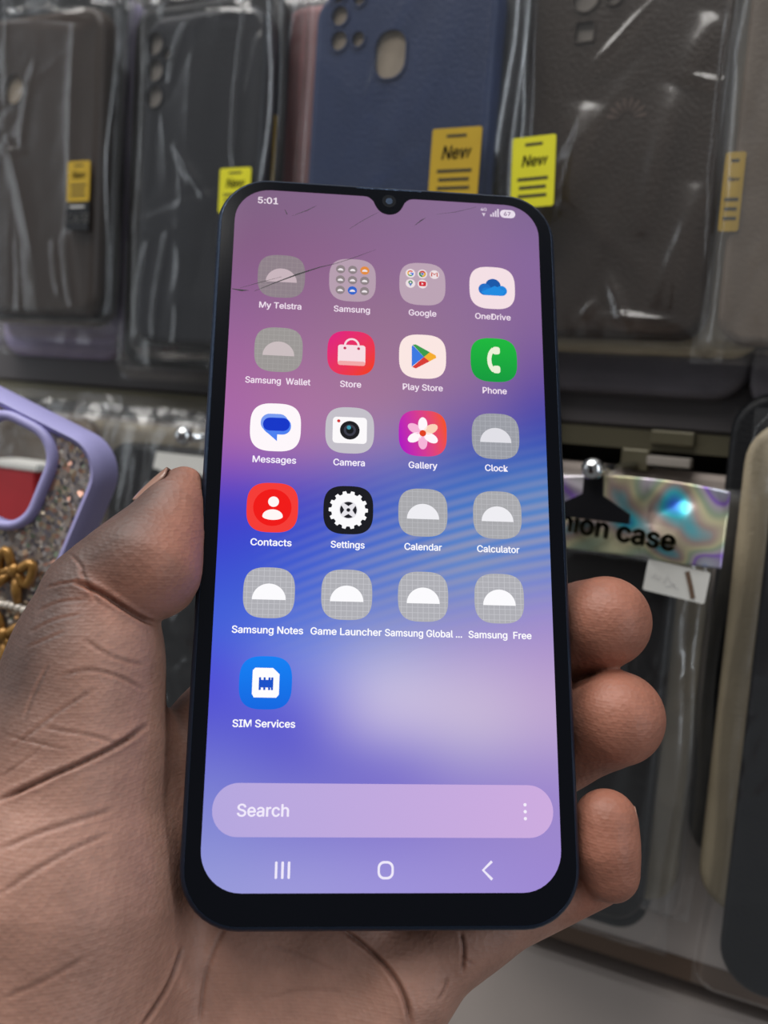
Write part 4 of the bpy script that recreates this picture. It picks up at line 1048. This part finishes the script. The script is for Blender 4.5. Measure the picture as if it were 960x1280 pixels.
    V = lo+H*(cell+acc/cnt[:, None])
    faces = []
    for d in range(3):
        e1, e2 = [(1, 2), (2, 0), (0, 1)][d]
        s0 = [slice(None)]*3; s1 = [slice(None)]*3; s0[d] = slice(0, -1); s1[d] = slice(1, None)
        ed = np.argwhere(S[tuple(s0)] != S[tuple(s1)])
        ok = np.all((ed[:, [e1, e2]] > 0) & (ed[:, [e1, e2]] < n[[e1, e2]]-1), axis=1); ed = ed[ok]
        ins = S[tuple(ed.T)]
        def at(o1, o2):
            q_ = ed.copy(); q_[:, e1] += o1; q_[:, e2] += o2; return idx[tuple(q_.T)]
        quad = np.stack([at(-1, -1), at(0, -1), at(0, 0), at(-1, 0)], 1)
        quad[~ins] = quad[~ins][:, ::-1]
        faces.append(quad)
    faces = np.concatenate(faces)
    faces = faces[np.all(faces >= 0, axis=1)]
    # keep the one connected body
    lab = np.arange(len(V))
    while True:
        mn = lab[faces].min(1); new = lab.copy(); np.minimum.at(new, faces.ravel(), np.repeat(mn, 4)); new = new[new]
        if np.array_equal(new, lab): break
        lab = new
    big = np.bincount(lab).argmax(); faces = faces[lab[faces[:, 0]] == big]
    used = np.unique(faces); remap = -np.ones(len(V), int); remap[used] = np.arange(len(used)); V = V[used]; faces = remap[faces]
    # Taubin-style smoothing
    ea = np.concatenate([faces[:, [0, 1]], faces[:, [1, 2]], faces[:, [2, 3]], faces[:, [3, 0]]])
    def lap(V):
        s = np.zeros_like(V); c_ = np.zeros(len(V)); np.add.at(s, ea[:, 0], V[ea[:, 1]]); np.add.at(c_, ea[:, 0], 1)
        return s/c_[:, None]-V
    for _ in range(5): V = V+.5*lap(V); V = V-.5*lap(V)
    # one split of every quad for finer creases
    def split(V, faces):
        e = np.concatenate([faces[:, [0, 1]], faces[:, [1, 2]], faces[:, [2, 3]], faces[:, [3, 0]]]); es = np.sort(e, 1)
        key = es[:, 0].astype(np.int64)*len(V)+es[:, 1]; u, inv_ = np.unique(key, return_inverse=True)
        mid = (V[u//len(V)]+V[u % len(V)])/2; fc = V[faces].mean(1); nF = len(faces)
        m_ = inv_.reshape(4, nF).T+len(V); ci = np.arange(nF)+len(V)+len(u)
        nf = np.concatenate([np.stack([faces[:, i], m_[:, i], ci, m_[:, i-1]], 1) for i in range(4)])
        return np.concatenate([V, mid, fc]), nf
    V, faces = split(V, faces)
    ea = np.concatenate([faces[:, [0, 1]], faces[:, [1, 2]], faces[:, [2, 3]], faces[:, [3, 0]]])
    for _ in range(3): V = V+.5*lap(V); V = V-.48*lap(V)
    def normals(V):
        fn = np.cross(V[faces[:, 2]]-V[faces[:, 0]], V[faces[:, 3]]-V[faces[:, 1]]); N = np.zeros_like(V)
        for i in range(4): np.add.at(N, faces[:, i], fn)
        return N/(np.linalg.norm(N, axis=1)[:, None]+1e-12)
    N = normals(V)
    if np.mean((V-V.mean(0))*N) < 0: faces = faces[:, ::-1]; N = -N
    # skin creases: grooves pressed into the palm side
    pxv = V[:, 0]/V[:, 2]*F_PX+480; pyv = V[:, 1]/V[:, 2]*F_PX+640
    front = np.clip(-N[:, 2]*2.5+.3, 0, 1)
    def crease(pts, w, depth):
        nonlocal V
        w *= .62; depth *= .75 if depth > .8 else .55
        pts = np.array(pts, float)
        if len(pts) > 2:                             # round the polyline
            for _ in range(2):
                a, b = pts[:-1], pts[1:]; pts = np.concatenate([[pts[0]], np.stack([.75*a+.25*b, .25*a+.75*b], 1).reshape(-1, 2), [pts[-1]]])
        best = np.full(len(V), 1e9); tt = np.zeros(len(V)); L = np.concatenate([[0], np.cumsum(np.linalg.norm(np.diff(pts, axis=0), axis=1))])
        for i in range(len(pts)-1):
            a, b = pts[i], pts[i+1]; d = b-a; l2 = d@d+1e-9
            t = np.clip(((pxv-a[0])*d[0]+(pyv-a[1])*d[1])/l2, 0, 1)
            q_ = np.hypot(pxv-a[0]-t*d[0], pyv-a[1]-t*d[1]); u = q_ < best; best[u] = q_[u]; tt[u] = (L[i]+t[u]*np.sqrt(l2))/L[-1]
        fade = np.clip(np.minimum(tt, 1-tt)*6+.25, 0, 1)
        g = np.exp(-(best/w)**2)*1.0-.22*np.exp(-((best-2.2*w)/(1.2*w))**2)
        V = V-N*(depth*g*fade*front)[:, None]
        return np.exp(-(best/(w*1.1))**2)*fade*front
    dark = np.zeros(len(V))
    for pts, w, dp in (
        ([(0, 1000), (60, 972), (110, 950), (150, 930), (182, 908)], 4.5, 1.3),
        ([(0, 1062), (45, 1042), (100, 1025), (140, 1012)], 5, .5), ([(0, 1118), (40, 1090), (90, 1062), (140, 1040)], 5, .45),
        ([(15, 935), (70, 890), (120, 860)], 3.5, .45), ([(55, 910), (110, 918), (150, 930)], 3.5, .4), ([(5, 918), (50, 930), (85, 938)], 3, .35), ([(0, 972), (40, 945), (60, 925)], 3, .3),
        ([(75, 845), (110, 835), (150, 845), (180, 862)], 3.5, .5), ([(60, 830), (40, 870), (30, 900)], 3, .3),
        ([(55, 735), (85, 727), (112, 730)], 3, .55), ([(46, 765), (70, 752), (105, 750)], 3, .45), ([(38, 790), (65, 775), (100, 768)], 3, .4), ([(32, 810), (60, 798), (80, 790)], 3, .35),
        ([(96, 728), (122, 738), (152, 758), (180, 775), (196, 780)], 4.6, 1.9), ([(88, 693), (97, 702), (104, 712)], 3, .6), ([(105, 800), (140, 822), (180, 832)], 4, .4), ([(100, 712), (112, 735), (122, 752)], 4, .5),
        ([(228, 1185), (215, 1225), (195, 1258), (178, 1282)], 4, 1.0), ([(285, 1150), (268, 1185), (255, 1225), (250, 1280)], 4, .55),
        ([(425, 1160), (460, 1185), (490, 1215), (508, 1250), (514, 1285)], 4.5, 1.3), ([(576, 1165), (581, 1190), (578, 1215)], 3.5, .9), ([(560, 1222), (556, 1238), (548, 1250)], 3, .5), ([(575, 1195), (590, 1205)], 3, .4),
        ([(330, 1250), (380, 1235), (430, 1240)], 4, .2), ([(340, 1180), (380, 1195), (420, 1215)], 4, .25), ([(0, 1250), (60, 1225), (110, 1195)], 5, .35)):
        dark = np.maximum(dark, crease(pts, w, dp)*min(1, dp))
    N = normals(V)
    # palm side paler and back of the hand darker by pigment; creases coloured darker
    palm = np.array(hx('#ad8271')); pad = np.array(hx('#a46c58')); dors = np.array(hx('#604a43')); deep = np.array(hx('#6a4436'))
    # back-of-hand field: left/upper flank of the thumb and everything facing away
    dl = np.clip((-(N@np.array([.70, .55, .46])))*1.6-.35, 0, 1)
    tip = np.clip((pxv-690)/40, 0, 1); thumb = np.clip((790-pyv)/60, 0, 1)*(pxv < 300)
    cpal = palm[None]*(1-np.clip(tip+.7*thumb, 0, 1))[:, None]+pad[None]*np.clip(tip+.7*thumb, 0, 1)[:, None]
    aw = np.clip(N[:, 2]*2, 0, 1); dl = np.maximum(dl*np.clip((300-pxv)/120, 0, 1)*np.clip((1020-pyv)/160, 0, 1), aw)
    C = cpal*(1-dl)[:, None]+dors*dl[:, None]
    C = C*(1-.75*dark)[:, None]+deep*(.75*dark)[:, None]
    me = bpy.data.meshes.new('hand'); Wv = (R_CW @ (V/1000).T).T+CAM_POS
    org = Wv.mean(0); me.from_pydata((Wv-org).tolist(), [], faces.tolist())
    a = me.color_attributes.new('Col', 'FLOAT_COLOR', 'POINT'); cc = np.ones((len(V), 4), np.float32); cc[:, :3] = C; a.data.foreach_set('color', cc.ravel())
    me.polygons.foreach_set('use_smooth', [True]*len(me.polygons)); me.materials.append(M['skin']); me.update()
    o = bpy.data.objects.new('hand', me); COL.objects.link(o); o.location = org
    tag(o, 'brown-skinned left hand gripping the smartphone from behind, thumb on its left flank', 'hand')
    # nails
    def nail(cpt, nrm, axis, w, l, rad):
        nrm = np.array(nrm, float); nrm /= np.linalg.norm(nrm); axis = np.array(axis, float); axis -= nrm*(axis@nrm); axis /= np.linalg.norm(axis); side = np.cross(nrm, axis)
        c0 = np.array(cpt[:3]); mb = MB(); nu, nv = 13, 15; vv = []
        for lay in (0, -.5):
            for j in range(nv):
                for i in range(nu):
                    u = -1+2*i/(nu-1); v = -1+2*j/(nv-1)
                    ww = w/2*(math.sqrt(max(0, 1-max(0, abs(v)-.55)**2/.30)))
                    th = u*ww/rad
                    p = c0+side*(rad*math.sin(th))+nrm*(rad*(math.cos(th)-1)+lay-.25*(v*v))+axis*(v*l/2)
                    vv.append(tuple(c2w(p/1000)-org))
        f = []; q0 = nu*nv
        for j in range(nv-1):
            for i in range(nu-1):
                k = j*nu+i; f.append([k, k+1, k+nu+1, k+nu]); f.append([q0+k, q0+k+nu, q0+k+nu+1, q0+k+1])
        rim = list(range(nu))+[j*nu+nu-1 for j in range(1, nv)]+[nu*nv-1-i for i in range(1, nu)]+[j*nu for j in range(nv-2, 0, -1)]
        for i in range(len(rim)):
            a_, b_ = rim[i], rim[(i+1) % len(rim)]; f.append([a_, q0+a_, q0+b_, b_])
        mb.add(vv, f, M['nail']); ob = mb.build('fingernail', o); return ob
    pn = np.array(K(187.5, 602.5, 2.6, 1)[:3]); nail(pn, (-.66, -.70, .10), np.array([1, -1, .05]), 9.5, 9.5, 5.2)
    pq = np.array(K(757, 1030, 5.5, 1)[:3]); nail(pq+np.array([6.1, .4, 1.0]), (.95, -.05, .3), np.array([-.02, -1, .1]), 7.5, 8, 5.6)
    return o
hand()
